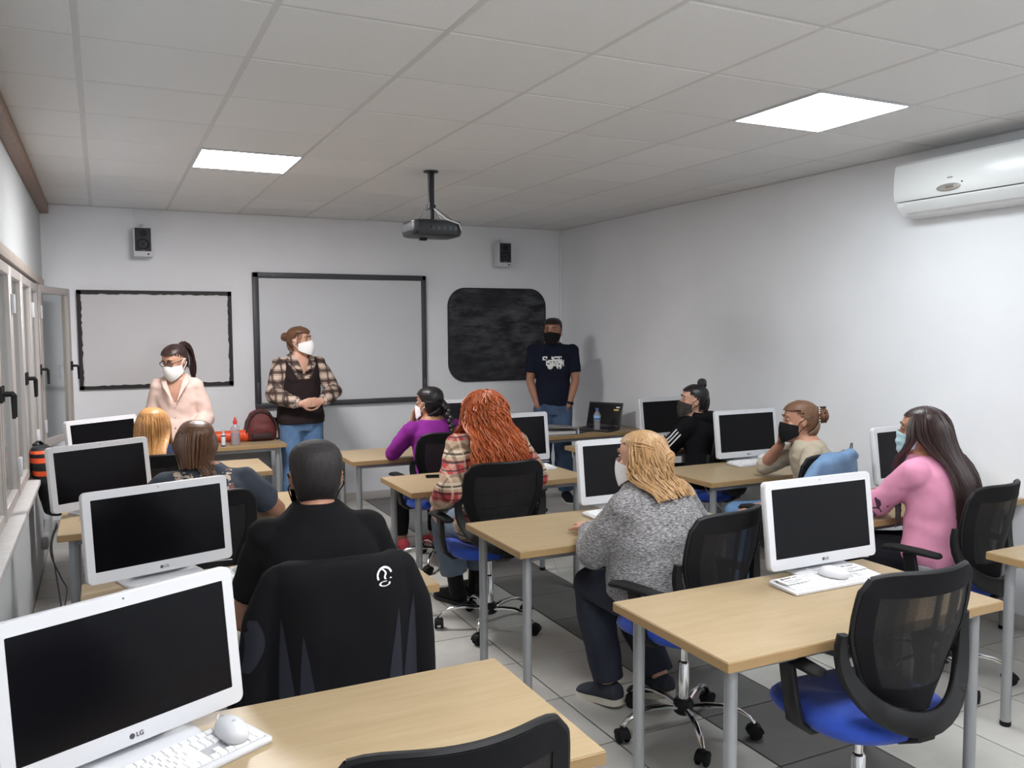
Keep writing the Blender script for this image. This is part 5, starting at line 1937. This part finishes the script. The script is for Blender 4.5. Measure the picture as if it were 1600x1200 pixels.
top_garment(root, F, PLAID_RED, 'plaid_shirt', .020, 1.86, -.16, 1.0, .024, .005, 22, None, 12.0, .985)
part(root, 'hair', hair_cap(root, F, H_RED, .006, lambda p: (p.z > .074 if p.y > .03 else p.z > .07 - (.03 - p.y) * 2.4 if p.y > -.02 else p.z > -.10)), H_RED)
tl = MB()
strands(tl, drape_paths(F, 420, -.36, 15, 40, 1.55, curl=.013, freq=5.5, zvar=.05, back=-.045, off=(.012, .05), part_x=.0, steps=44), .0052, .0034)
tl.build('curly_hair', H_RED, root)
mask(root, F, MASK_WHITE)
face_details(root, body, F)
for sd in ('L', 'R'):
    shoe(root, F, sd, cloth('black_boot_leather', srgb(24, 23, 24), rough=.6), SOLE_DARK, high=True)

# --- 9: grey knit sweater, half-tied blonde hair
x, y, rz = 2.095, 2.885, 18
L = W2L(x, y, rz)
F = Fig(True, 1.25, zp=.585, lean=(-.02, .05), head=(8, -4, 0), headoff=(-.02, .03), sw=.180, shape=(1.12, 1.14, 1.10), fat=1.24, depth=1.1,
        arms={'L': dict(wrist=L(1.96, 3.25, .775), pole=(-1.0, -.5, -.9), d=(.55, .8, 0), n=(0, 0, -1)), 'R': dict(wrist=L(2.30, 3.30, .775), pole=(1.0, -.3, -.6), d=(-.1, 1, 0))},
        legs={'L': dict(knee=L(1.945, 3.22, .525), ankle=L(1.985, 3.12, .105), toe=(.1, 1, -.14)), 'R': dict(knee=L(2.12, 3.28, .54), ankle=L(2.175, 3.0, .14), toe=(.15, 1, -.35))})
root, body = person('woman with half-tied blonde hair in grey melange sweater, turned towards her screen', x, y, rz, F, SKIN_LIGHT, 1.0)
trousers(root, F, JEANS_DARK, d=.012, loose=.02, end=1.98)
MEL = m_melange('grey_melange_knit', srgb(70, 68, 70), srgb(122, 120, 122), srgb(178, 176, 176))
top_garment(root, F, MEL, 'sweater', .018, 1.86, -.36, 1.0, .014, .004, 20, None, 13.0, 1.03)
part(root, 'hair', hair_cap(root, F, H_BLONDE, .007, lambda p: (p.z > .074 if p.y > .035 else p.z > .07 - (.03 - p.y) * 1.4 if p.y > -.02 else p.z > -.10)), H_BLONDE)
tl = MB()
strands(tl, drape_paths(F, 400, -.128, 21, 84, 1.10, curl=.009, freq=2.6, zvar=.018, back=.0, off=(.006, .030)), .0048, .003)
tl.build('loose_hair', H_BLONDE, root)
tl = bun(F.HM @ Vector((0, -.128, .010)), .032, (1.1, .75, 1.0), seed=8)
rg = random.Random(12)
for s in (-1, 1):
    for k in range(14):
        z = .05 + rg.uniform(-.045, .05)
        o = rg.uniform(.016, .022)
        strands(tl, [[F.HM @ Vector((s * (.074 + o) * math.cos(R(q)), .0 - (.10 + o) * math.sin(R(q)), z + (.01 - z) * (q - 5) / 85 * (q / 90))) for q in range(5, 91, 12)]], .004, .0035)
tl.build('hair_knot', H_BLONDE, root)
mask(root, F, MASK_WHITE)
face_details(root, body, F, brow=H_LIGHT)
for sd in ('L', 'R'):
    shoe(root, F, sd, cloth('slate_sneaker', srgb(56, 60, 68)), SOLE_WHITE, .03)

# --- 10: black tracksuit with white stripes, top knot
x, y, rz = 4.03, 4.98, 24
L = W2L(x, y, rz)
F = Fig(True, 1.252, zp=.575, lean=(-.01, .08), head=(38, 2, 0), headoff=(-.015, .025), sw=.172, shape=(1.05, 1.05, 1.05), fat=1.06,
        arms={'L': dict(wrist=L(3.90, 5.40, .80), pole=(-1.1, -.6, -.7), d=(.5, .8, 0), n=(0, 0, -1)), 'R': dict(wrist=L(4.22, 5.42, .80), pole=(1, -.3, -.5))})
root, body = person('student in black tracksuit with white sleeve stripes and dark top knot', x, y, rz, F, SKIN_LIGHT, .8)
trousers(root, F, cloth('black_track_trousers', srgb(24, 25, 30)), d=.012, loose=.02)
TRACK = cloth('black_track_fabric', srgb(10, 10, 14), .1, 12)
jk = top_garment(root, F, TRACK, 'track_jacket', .020, 1.88, -.16, .8, .018, .0045, 20, None, 14.0, .99)
hd = MB()
hd.loft([[Vector((F.N.x + math.cos(a) * rx, F.N.y - .055 + math.sin(a) * ry, F.N.z + z)) for a in [2 * PI * k / 22 for k in range(22)]] for rx, ry, z in ((.075, .05, -.09), (.125, .085, -.05), (.125, .085, -.005), (.098, .07, .028), (.07, .05, .02))])
hme = remeshed(hd, 'hood', .009, 4)
part(root, 'hood', hme, TRACK, jk)
S, E, W, a = F.arm['L']
for k in (-1, 0, 1):
    up_ = (E - S).normalized()
    fo_ = (W - E).normalized()
    outw = Vector((-1, -.15, .25))
    mb = MB()
    bvh = BVHTree.FromPolygons([v.co[:] for v in jk.data.vertices], [p.vertices[:] for p in jk.data.polygons])
    pts, sd_ = [], []
    for i in range(19):
        t = .15 + 1.72 * i / 18
        c = S.lerp(E, t) if t < 1 else E.lerp(W, t - 1)
        ax_ = (up_ if t < .9 else fo_ if t > 1.1 else (up_ + fo_).normalized())
        o_ = (outw - ax_ * outw.dot(ax_)).normalized()
        la = ax_.cross(o_)
        dv = (o_ + la * k * .36).normalized()
        h = bvh.ray_cast(c + dv * .2, -dv, .3)
        if h[0] is not None:
            pts.append(h[0] + dv * .0015)
            sd_.append(la)
    if len(pts) > 3:
        mb.ribbon(pts, .0095, .002, sd_)
        mb.build('sleeve_stripe', WHITE_PRINT, jk, smooth=50)
part(root, 'hair', hair_cap(root, F, H_BLACK, .010), H_BLACK)
tl = MB()
strands(tl, pulled_paths(F, (0, -.05, .12), 210, 44, 0.008), .0042, .0034)
tl.build('combed_hair', H_BLACK, root)
bun(F.HM @ Vector((0, -.055, .135)), .035, (1, 1, 1.15), seed=6).build('top_knot', H_BLACK, root)
face_details(root, body, F, brow=H_BLACK)
mask(root, F, cloth('patterned_dark_mask', srgb(58, 54, 50), .6, 60), bulge=.026, strap_m=MASK_BLACK)
for sd in ('L', 'R'):
    shoe(root, F, sd, cloth('dark_shoe', srgb(38, 36, 38)), SOLE_DARK)

# --- 11: beige sweater, hair clip, chin resting on the hand
x, y, rz = 3.765, 3.665, 52
L = W2L(x, y, rz)
F = Fig(True, 1.238, zp=.575, lean=(.035, .05), head=(8, -2, 4), headoff=(.01, .04), sw=.168, shape=(1.05, 1.02, 1.0), fat=1.02,
        arms={'R': dict(wrist=L(3.70, 3.885, .965), pole=(1.0, .25, -.9), d=(-.35, .0, .95), n=(-.5, -.9, 0), curl=.75), 'L': dict(wrist=L(3.37, 3.66, .665), pole=(-1.0, -.8, -.3), d=(0, 1, -.15), n=(0, -.1, -1), curl=.3)},
        legs={'L': dict(knee=L(3.36, 3.80, .54), ankle=L(3.36, 3.86, .10)), 'R': dict(knee=L(3.46, 4.0, .54), ankle=L(3.44, 4.05, .10))})
root, body = person('student in beige sweater with clipped-up hair resting her chin on her hand', x, y, rz, F, SKIN_WARM, 1.0)
trousers(root, F, JEANS_BLUE, d=.012, loose=.014)
def push_up(p):
    return False
top_garment(root, F, cloth('beige_cotton', srgb(168, 156, 138), .07, 14), 'sweater', .014, 1.12, -.18, .8, .006, .0042, 44, None, 15.0, 1.0)
part(root, 'hair', hair_cap(root, F, H_LIGHT, .011), H_LIGHT)
tl = MB()
strands(tl, pulled_paths(F, (0, -.11, .035), 210, 45, 0.009), .0042, .0034)
tl.build('combed_hair', H_LIGHT, root)
bun(F.HM @ Vector((0, -.135, .035)), .040, (1, .9, 1.1), seed=11).build('hair_bun', H_LIGHT, root)
clp = MB()
clp.M = F.HM
for k in range(9):
    a = -1.2 + 2.4 * k / 8
    clp.tube([(.036 * math.cos(a) * (1 if k % 2 else .9), -.112 - .01 * math.cos(a), .04 + .045 * math.sin(a)), (.02 * math.cos(a), -.160, .04 + .050 * math.sin(a))], [.006, .003], 6)
clp.tube([(-.0, -.102, .085), (.0, -.118, .075), (0, -.122, .04), (0, -.118, .0), (0, -.102, -.008)], .008, 8)
cp = clp.build('hair_clip', mat('black_clip', srgb(24, 22, 24), .3), root)
w2 = MB()
w2.M = F.HM
for k in range(7):
    z = -.005 + .014 * k
    w2.sphere((-.022, -.112, z), (.008, .006, .006), 8, 6)
    w2.sphere((.022, -.112, z), (.008, .006, .006), 8, 6)
w2.build('clip_beads', mat('pearl', srgb(220, 218, 214), .25), cp)
face_details(root, body, F, brow=H_BROWN)
mask(root, F, MASK_BLACK, bulge=.026)
for sd in ('L', 'R'):
    shoe(root, F, sd, cloth('dark_shoe', srgb(38, 36, 38)), SOLE_DARK)

# --- 12: pink top, long dark hair, blue mask
x, y, rz = 3.575, 2.70, 14
L = W2L(x, y, rz)
F = Fig(True, 1.298, zp=.585, lean=(.0, .05), head=(16, -2, 0), headoff=(-.02, .03), sw=.174, shape=(1.06, 1.04, 1.04), fat=1.08,
        arms={'L': dict(wrist=L(3.56, 3.10, .785), pole=(-1.1, -.2, -.55), d=(.55, .75, 0), n=(0, 0, -1)), 'R': dict(wrist=L(3.86, 3.08, .785), pole=(1, -.3, -.6))},
        legs={'L': dict(knee=L(3.40, 3.10, .56))})
root, body = person('student in pink top with long straight dark hair and pale blue mask', x, y, rz, F, SKIN_WARM, 1.0)
trousers(root, F, cloth('black_jeans', srgb(26, 27, 32)), d=.010, loose=.012)
mb = MB()
F.torso(mb, .016, -.17, -.02)
me = remeshed(mb, 'undershirt', .009, 4)
wrinkle(me, .004, 26, 4.0)
part(root, 'undershirt', me, cloth('white_cotton', srgb(206, 204, 202)))
PINK = cloth('pink_jersey', srgb(214, 144, 172), .06, 14)
tp = top_garment(root, F, PINK, 'pink_top', .017, 1.90, -.06, 1.0, .008, .0045, 24, None, 16.0, .99)
S, E, W, a = F.arm['L']
c = S.lerp(E, .92)
fo_ = (E - S).normalized()
nn = Vector((-.9, -.55, .2))
nn = (nn - fo_ * nn.dot(fo_)).normalized()
decal(root, tp.data, 'sleeve_print', mat('plum_print', srgb(70, 34, 66), .8), c, fo_, fo_.cross(nn) * -1, nn, lambda a, b: abs(noise.noise(Vector((a * 24, b * 24, 3.3)))) < .12 and abs(a) < .075, (-.08, .08), (-.035, .035), .0025, parent=tp, reach=.10)
part(root, 'hair', hair_cap(root, F, H_DARK, .005, lambda p: (p.z > .074 if p.y > .035 else p.z > .07 - (.03 - p.y) * 2.0 if p.y > -.02 else p.z > -.10)), H_DARK)
tl = MB()
strands(tl, drape_paths(F, 450, -.40, 31, 60, 1.45, curl=.004, freq=1.0, zvar=.07, back=-.06, off=(.006, .030)), .0046, .0022)
tl.build('long_hair', H_DARK, root)
face_details(root, body, F)
mask(root, F, MASK_BLUE, True, .020)
for sd in ('L', 'R'):
    shoe(root, F, sd, cloth('dark_shoe', srgb(38, 36, 38)), SOLE_DARK)

# ------------------------------------------------------------------ loose things
# jacket hung over the man's chair (chair frame)
jx, jy = 0.60, 2.655
t = thing('jacket', 'black jacket with grey side panels and white emblem hung over the man\'s chair', 'jacket', (jx, jy, 0), 0)
mb = MB()
rows = [(1.030, .150, -.315, .014), (1.022, .205, -.315, .030), (.985, .236, -.308, .046), (.92, .246, -.300, .054), (.82, .250, -.288, .060), (.72, .256, -.278, .064), (.60, .266, -.272, .070), (.46, .272, -.268, .066)]
mb.loft([[(.94 * hw * math.copysign(abs(math.cos(a)) ** .6, math.cos(a)), yc + dp * math.sin(a) + .06 * (math.cos(a) ** 2) * (1 if True else 0), z) for a in [2 * PI * k / 40 for k in range(40)]] for z, hw, yc, dp in rows])
for s in (-1, 1):
    chain(mb, [(s * .190, -.265, .975), (s * .228, -.250, .86), (s * .244, -.235, .72), (s * .252, -.23, .56)], [.040, .052, .052, .048], 14)
me = remeshed(mb, 'jacket_shell', .009, 5)
wrinkle(me, .004, 18, 20.0, (1.6, 1, .7))
JB = mat('black_softshell', srgb(9, 9, 13), .85, var=.1, vscale=10, spec=.2)
js = obj('jacket_shell', me, JB, t)
JG = mat('grey_softshell_panel', srgb(38, 39, 48), .8, spec=.2)
for cx, z0, z1, wd in ((-.105, .48, .83, .030), (-.160, .48, .88, .026), (.135, .48, .87, .032), (.190, .48, .89, .034)):
    rows_ = []
    for k in range(17):
        b = z0 + (z1 - z0) * k / 16
        q = wd * (1 - (k / 16) ** 1.6) + .0006
        c_ = cx - .02 * (k / 16) * (1 if cx < 0 else -1)
        rows_.append((b, c_ - q, c_ + q))
    decal_strip(me, 'grey_panel', JG, js, rows_)
decal_strip(me, 'sleeve_panel', JG, js, [(.73 + .15 * k / 10, -.30, -.262 + .030 * math.sin(PI * k / 10) + .02 * k / 10) for k in range(11)])
def emblem(a, b):
    r_ = math.hypot(a, b)
    if .019 < r_ < .025 and not (-.4 < math.atan2(b, a) < .25) and not (-2.6 < math.atan2(b, a) < -1.9):
        return b > -.012
    if abs(a - .002 + b * .35 - .004 * math.sin(b * 200)) < .003 and -.012 < b < .018:
        return True
    q = (a / .018) ** 2 + ((b + .024) / .008) ** 2
    return .45 < q < 1.0
decal(t, me, 'emblem', WHITE_PRINT, (.108, 0, .975), (1, 0, 0), (0, 0, 1), (0, -1, 0), emblem, (-.03, .03), (-.036, .03), .0009, .002, js)

# denim jacket over the beige student's chair back
c = CHAIRS[9]
t = thing('denim_jacket', 'light blue denim jacket hung over the beige student\'s chair', 'jacket', (c[0], c[1], 0), R(c[2]))
mb = MB()
mb.loft([[(hw * math.copysign(abs(math.cos(a)) ** .7, math.cos(a)), yc + dp * math.sin(a) + .05 * math.cos(a) ** 2, z) for a in [2 * PI * k / 36 for k in range(36)]] for z, hw, yc, dp in ((.985, .07, -.315, .016), (.975, .13, -.315, .034), (.94, .185, -.308, .050), (.88, .215, -.298, .055), (.78, .23, -.285, .058), (.66, .23, -.275, .056))])
chain(mb, [(.02, -.33, .955), (.06, -.335, .98), (.11, -.33, .955)], [.026, .03, .026], 12)
for s in (-1, 1):
    chain(mb, [(s * .18, -.27, .92), (s * .215, -.25, .84), (s * .235, -.24, .70)], [.030, .042, .040], 12)
me = remeshed(mb, 'jacket_shell', .009, 4)
wrinkle(me, .007, 20, 21.0, (1.4, 1, .8))
js = obj('jacket_shell', me, DENIM_PALE, t)
MB().tube([(.05, -.335, 1.0), (.055, -.338, 1.03), (.07, -.338, 1.03), (.075, -.335, 1.0)], .003, 6).build('hanger_loop', JEANS_DARK, js)

# backpack hanging at the window sill
t = thing('backpack', 'black and orange backpack hanging at the window sill beside the third screen', 'backpack', (-0.335, 5.92, 0.56))
ORG = mat('orange_nylon', srgb(232, 84, 34), .6, var=.08, vscale=20)
BKN = mat('black_nylon', srgb(18, 18, 21), .7)
mb = MB()
mb.loft([[(dx + hw * math.copysign(abs(math.cos(a)) ** .7, math.cos(a)), .17 * k * math.copysign(abs(math.sin(a)) ** .7, math.sin(a)), z) for a in [2 * PI * q / 28 for q in range(28)]] for z, hw, k, dx in ((0, .05, .8, .06), (.02, .075, 1, .055), (.16, .085, 1.05, .03), (.28, .085, 1.0, .0), (.38, .07, .9, -.02), (.42, .04, .7, -.03))])
me = remeshed(mb, 'bag_body', .009, 3)
wrinkle(me, .004, 20, 3.0)
bb = obj('bag_body', me, BKN, t)
for z0, z1, k in ((.33, .36, 0), (.385, .405, 1), (.25, .285, 2)):
    decal(t, me, 'orange_stripe', ORG, (0, 0, 0), (1, 0, 0), (0, 0, 1), (0, -1, 0), lambda a, b: z0 - .28 * max(0, a) < b < z1 - .22 * max(0, a), (-.12, .13), (.12, .42), .006, .002, bb)
    decal(t, me, 'orange_stripe', ORG, (0, 0, 0), (0, 1, 0), (0, 0, 1), (1, 0, 0), lambda a, b: abs(b - (z0 - .06)) < .016 and abs(a) < .15, (-.17, .17), (.12, .42), .006, .002, bb)
MB().ribbon([(-.05, -.02, .40), (-.06, -.02, .43), (-.04, .03, .445), (-.02, .05, .42)], .025, .004, Vector((1, 0, 0))).build('carry_loop', BKN, bb)

# things on the table under the framed whiteboard
TZ = DZ
t = thing('orange_case', 'long orange cylindrical case lying on the table under the whiteboard', 'case', (0.90, 7.42, TZ))
MB().lathe([(0.0, -.19), (.036, -.19), (.046, -.18), (.048, 0.0), (.048, .15), (.052, .155), (.052, .175), (.043, .188), (0.0, .19)], 24, (0, 0, .052), 'X').build('case_body', mat('orange_plastic', srgb(214, 78, 34), .45), t)
MB().lathe([(.0535, .10), (.0535, .118)], 24, (0, 0, .052), 'X').build('seam_ring', mat('dark_orange', srgb(150, 52, 28), .5), t)
t = thing('sanitizer_bottle', 'clear sanitizer bottle with red pointed cap on the side table', 'bottle', (0.965, 7.24, TZ))
def m_clear(name, c, tr=.75):
    q = NT(name)
    a = q.n('ShaderNodeBsdfTransparent')
    a.inputs['Color'].default_value = c
    mx = q.n('ShaderNodeMixShader')
    mx.inputs[0].default_value = tr
    q.l(q.b.outputs[0], mx.inputs[1])
    q.l(a.outputs[0], mx.inputs[2])
    q.l(mx.outputs[0], q.out.inputs['Surface'])
    q.color(srgb(214, 210, 214))
    q.setp(Roughness=.1)
    return q.m
CLEAR = m_clear('clear_plastic', srgb(236, 232, 236))
MB().lathe([(.0, .0), (.036, .0), (.038, .006), (.038, .13), (.034, .148), (.016, .168), (.014, .18)], 24).build('bottle_body', CLEAR, t)
MB().lathe([(.0, .003), (.035, .003), (.036, .10), (.0, .10)], 20).build('liquid', m_clear('pinkish_gel', srgb(226, 196, 196), .6), t)
MB().lathe([(.016, .172), (.017, .195), (.012, .205), (.006, .228), (.0, .232)], 16).build('cap', mat('red_cap', srgb(206, 48, 44), .4), t)
t = thing('spray_bottle', 'small white spray bottle with dark bands beside the sanitizer', 'bottle', (0.865, 7.20, TZ))
MB().lathe([(.0, 0), (.016, 0), (.017, .004), (.017, .09), (.012, .10), (.010, .102)], 18).build('bottle_body', mat('pale_bottle', srgb(206, 212, 220), .35), t)
MB().lathe([(.0175, .080), (.0175, .092)], 18).build('dark_band', mat('navy_band', srgb(44, 48, 70), .5), t)
MB().lathe([(.0175, .0), (.0178, .006), (.0175, .010)], 18).build('dark_base', mat('navy_band', srgb(44, 48, 70), .5), t)
MB().lathe([(.010, .102), (.010, .125), (.006, .14), (.0, .142)], 14).build('cap', mat('grey_cap', srgb(178, 178, 182), .4), t)
t = thing('scissors', 'black looped scissors handle standing up beside the orange case', 'scissors', (0.755, 7.36, TZ), .3)
mb = MB()
for s in (-1, 1):
    lp = [(s * .026 + .022 * math.cos(a) * 1.0, 0, .235 + .040 * math.sin(a)) for a in [2 * PI * k / 20 for k in range(21)]]
    mb.tube(lp, .0065, 8, caps=False)
    mb.tube([(s * .022, 0, .197), (s * .010, 0, .165), (-s * .004, 0, .12)], [.007, .007, .005], 8)
mb.build('handle', BLACK_PLASTIC, t)
MB().rbox((0, 0, .07), (.018, .004, .11), .001).build('blade', CHROME, t)
t2 = thing('pencil_cup', 'small dark cup holding the scissors', 'cup', (0.755, 7.36, TZ))
MB().lathe([(.0, .0), (.034, .0), (.036, .09), (.033, .09), (.031, .006), (.0, .006)], 20).build('cup_body', mat('dark_cup', srgb(50, 44, 44), .5), t2)
t = thing('backpack', 'dark red backpack with brown straps on the side table', 'backpack', (1.20, 7.46, TZ))
DRED = mat('dark_red_nylon', srgb(92, 38, 36), .7, var=.12, vscale=14)
DBR = mat('dark_brown_strap', srgb(44, 26, 28), .7)
mb = MB()
mb.loft([[(hw * math.copysign(abs(math.cos(a)) ** .75, math.cos(a)), hd_ * math.copysign(abs(math.sin(a)) ** .75, math.sin(a)), z) for a in [2 * PI * q / 28 for q in range(28)]] for z, hw, hd_ in ((.0, .11, .08), (.02, .135, .10), (.10, .135, .105), (.18, .115, .095), (.235, .085, .07), (.262, .04, .04))])
me = remeshed(mb, 'bag_body', .008, 3)
wrinkle(me, .004, 22, 5.0)
bb = obj('bag_body', me, DRED, t)
arc = [(.128 * math.cos(a), -.095 + .03 * math.sin(a), .085 + .165 * math.sin(a)) for a in [PI * k / 16 for k in range(17)]]
MB().ribbon(arc, .022, .014, [Vector((0, 1, .2))] * 17).build('front_piping', DBR, bb, smooth=50)
MB().rbox((0, -.10, .045), (.17, .03, .05), .012, 3).build('front_pocket', DBR, bb)
MB().tube([(.11, -.03, .19), (.15, -.05, .17), (.175, -.06, .10), (.165, -.07, .02), (.12, -.085, .012)], [.016, .018, .018, .016, .012], 10, ell=.5).build('shoulder_strap', DBR, bb)
MB().tube([(.06, .0, .22), (.14, -.02, .16), (.15, -.04, .07), (.155, -.03, .02)], [.014, .018, .018, .014], 10, ell=.5).build('shoulder_strap', DRED, bb)
MB().tube([(-.03, 0, .255), (-.02, 0, .28), (.02, 0, .28), (.03, 0, .255)], .007, 8).build('carry_loop', DBR, bb)

# things on the teacher table
lx, ly = 4.20, 6.72
t = thing('laptop', 'open black laptop with yellow sticker on the teacher table', 'laptop', (lx, ly, TZ), R(122))
LB = mat('laptop_black', srgb(22, 21, 23), .4)
MB().rbox((0, .115, .010), (.35, .235, .018), .004).build('laptop_base', LB, t)
kb = MB()
for r_ in range(5):
    for k in range(13):
        kb.box((-.15 + k * .025, .06 + r_ * .025, .0198), (.02, .02, .002))
ko = kb.build('laptop_keys', mat('laptop_key', srgb(34, 33, 36), .5), t, smooth=0)
ko['kind'] = 'stuff'
lid = MB()
lid.M = Matrix.Translation((0, -.004, .016)) @ Matrix.Rotation(R(18), 4, 'X')
lid.rbox((0, 0, .12), (.35, .010, .238), .003)
lo_ = lid.build('laptop_lid', LB, t)
sc = MB()
sc.M = lid.M
sc.box((0, .0055, .125), (.325, .001, .195))
sc.build('screen', SCREEN, lo_, smooth=0)
st = MB()
st.M = lid.M
st.box((-.115, .0062, .168), (.05, .001, .016))
st.build('sticker', mat('yellow_sticker', srgb(214, 178, 104), .6), lo_, smooth=0)
st = MB()
st.M = lid.M
st.box((-.130, .0062, .194), (.036, .001, .012))
st.build('sticker', WHITE_PRINT, lo_, smooth=0)
t = thing('water_bottle', 'clear water bottle with blue and white label beside the laptop', 'bottle', (4.055, 6.585, TZ))
MB().lathe([(.0, .0), (.028, .0), (.031, .005), (.031, .03), (.029, .036), (.031, .042), (.029, .055), (.031, .07), (.029, .085), (.031, .098), (.031, .15), (.027, .165), (.013, .185), (.0125, .198)], 22).build('bottle_body', m_clear('bottle_plastic', srgb(226, 230, 234), .7), t)
lb = MB().lathe([(.0315, .105), (.0315, .148)], 22).build('label', mat('pale_blue_label', srgb(150, 186, 222), .5), t)
MB().lathe([(.0319, .110), (.0319, .122)], 22).build('label_band', mat('navy_label', srgb(30, 54, 120), .5), lb)
MB().lathe([(.0, .212), (.014, .212), (.0145, .196), (.0145, .194)], 18).build('cap', mat('blue_cap', srgb(60, 96, 170), .4), t)
t = thing('ring_binder', 'grey ring binder with papers lying on the teacher table', 'binder', (3.66, 6.62, TZ), R(-6))
BG = mat('grey_binder_card', srgb(132, 130, 128), .6)
cvr = MB().rbox((0, 0, .0035), (.30, .26, .005), .001).build('cover', mat('blue_grey_card', srgb(96, 108, 132), .6), t)
for k in range(3):
    MB().box((-.01, 0, .010 + .008 * k), (.27, .25 - .006 * k, .006)).build('paper_block', mat('paper_stack', srgb(206, 206, 206), .8), t, smooth=0)
top = MB()
top.M = Matrix.Translation((.15, 0, .052)) @ Matrix.Rotation(R(5), 4, 'Y')
top.rbox((-.15, 0, 0), (.30, .26, .004), .001)
top.build('cover', BG, t)
MB().rbox((.152, 0, .028), (.006, .26, .052), .002).build('spine', mat('binder_spine', srgb(206, 212, 220), .5), t)
MB().lathe([(.006, .1555), (.012, .1555), (.012, .154)], 16, (0, -.06, .028), 'X').build('finger_ring', DARK_PRINT, t)
t = thing('phone', 'dark phone lying beside the ring binder on the teacher table', 'phone', (3.90, 6.60, TZ), R(-70))
MB().rbox((0, 0, .005), (.072, .15, .009), .004).build('phone_body', LB, t)
MB().box((0, 0, .0098), (.066, .14, .0006)).build('screen', SCREEN, t, smooth=0)

def phone(x, y, a, label):
    t = thing('phone', label, 'phone', (x, y, TZ), R(a))
    MB().rbox((0, 0, .0048), (.074, .155, .009), .004).build('phone_body', BLACK_PLASTIC, t)
    MB().box((0, 0, .0095), (.068, .145, .0006)).build('screen', SCREEN, t, smooth=0)
phone(1.905, 5.03, 75, 'black phone on the red-haired student\'s desk')
phone(0.505, 3.40, 12, 'dark phone beside the white mouse on the man\'s desk')

# sockets and hanging cables along the window wall
for k, (yy, zz, lab) in enumerate(((7.0, .36, 'white socket box on the window wall, upper one'), (6.75, .20, 'white socket box low on the window wall'))):
    t = thing('socket_box', lab, 'socket', (XL, yy, zz))
    MB().rbox((.022, 0, 0), (.044, .16, .09), .006).build('socket_body', WHITE_PLASTIC, t)
    for s in (-1, 1):
        MB().lathe([(.0, .046), (.020, .046), (.022, .0445)], 16, (0, s * .04, 0), 'X').build('socket_face', KEY_BED, t)
GC = mat('grey_cable', srgb(78, 78, 82), .6)
for k, (pts, lab) in enumerate((
        ([(-.235, 4.80, .70), (-.265, 4.82, .60), (-.25, 4.80, .45), (-.225, 4.75, .25), (-.20, 4.72, .05), (-.19, 4.70, .006)], 'grey computer cable hanging behind the third windows-side desk'),
        ([(-.24, 4.86, .70), (-.275, 4.86, .56), (-.23, 4.84, .42), (-.205, 4.80, .36), (-.225, 4.78, .2), (-.18, 4.82, .006)], 'second looping grey cable behind the third windows-side desk'),
        ([(2.62, 5.10, .70), (2.60, 5.02, .55), (2.66, 5.06, .35), (2.72, 5.02, .15), (2.76, 4.98, .006)], 'white computer cable hanging under the red-haired student\'s desk'),
        ([(3.66, 4.52, .70), (3.60, 4.48, .62), (3.66, 4.42, .50), (3.74, 4.45, .40), (3.78, 4.5, .006)], 'white cable hanging under the desk of the student in beige'),
        ([(2.02, 1.99, .70), (2.06, 1.97, .66), (2.12, 1.98, .655), (2.16, 2.0, .70)], 'thin dark cable drooping under the empty desk'))):
    fine = []
    P = [Vector(p) for p in pts]
    for i in range(len(P) - 1):
        p0, p1, p2, p3 = P[max(i - 1, 0)], P[i], P[i + 1], P[min(i + 2, len(P) - 1)]
        for s in range(6):
            q = s / 6
            fine.append(0.5 * ((2 * p1) + (p2 - p0) * q + (2 * p0 - 5 * p1 + 4 * p2 - p3) * q * q + (3 * p1 - p0 - 3 * p2 + p3) * q ** 3))
    fine.append(P[-1])
    mm = GC if k in (0, 1, 4) else mat('pale_cable', srgb(196, 196, 198), .5)
    tag(MB().tube(fine, .0035, 8).build('cable', mm), lab, 'cable')
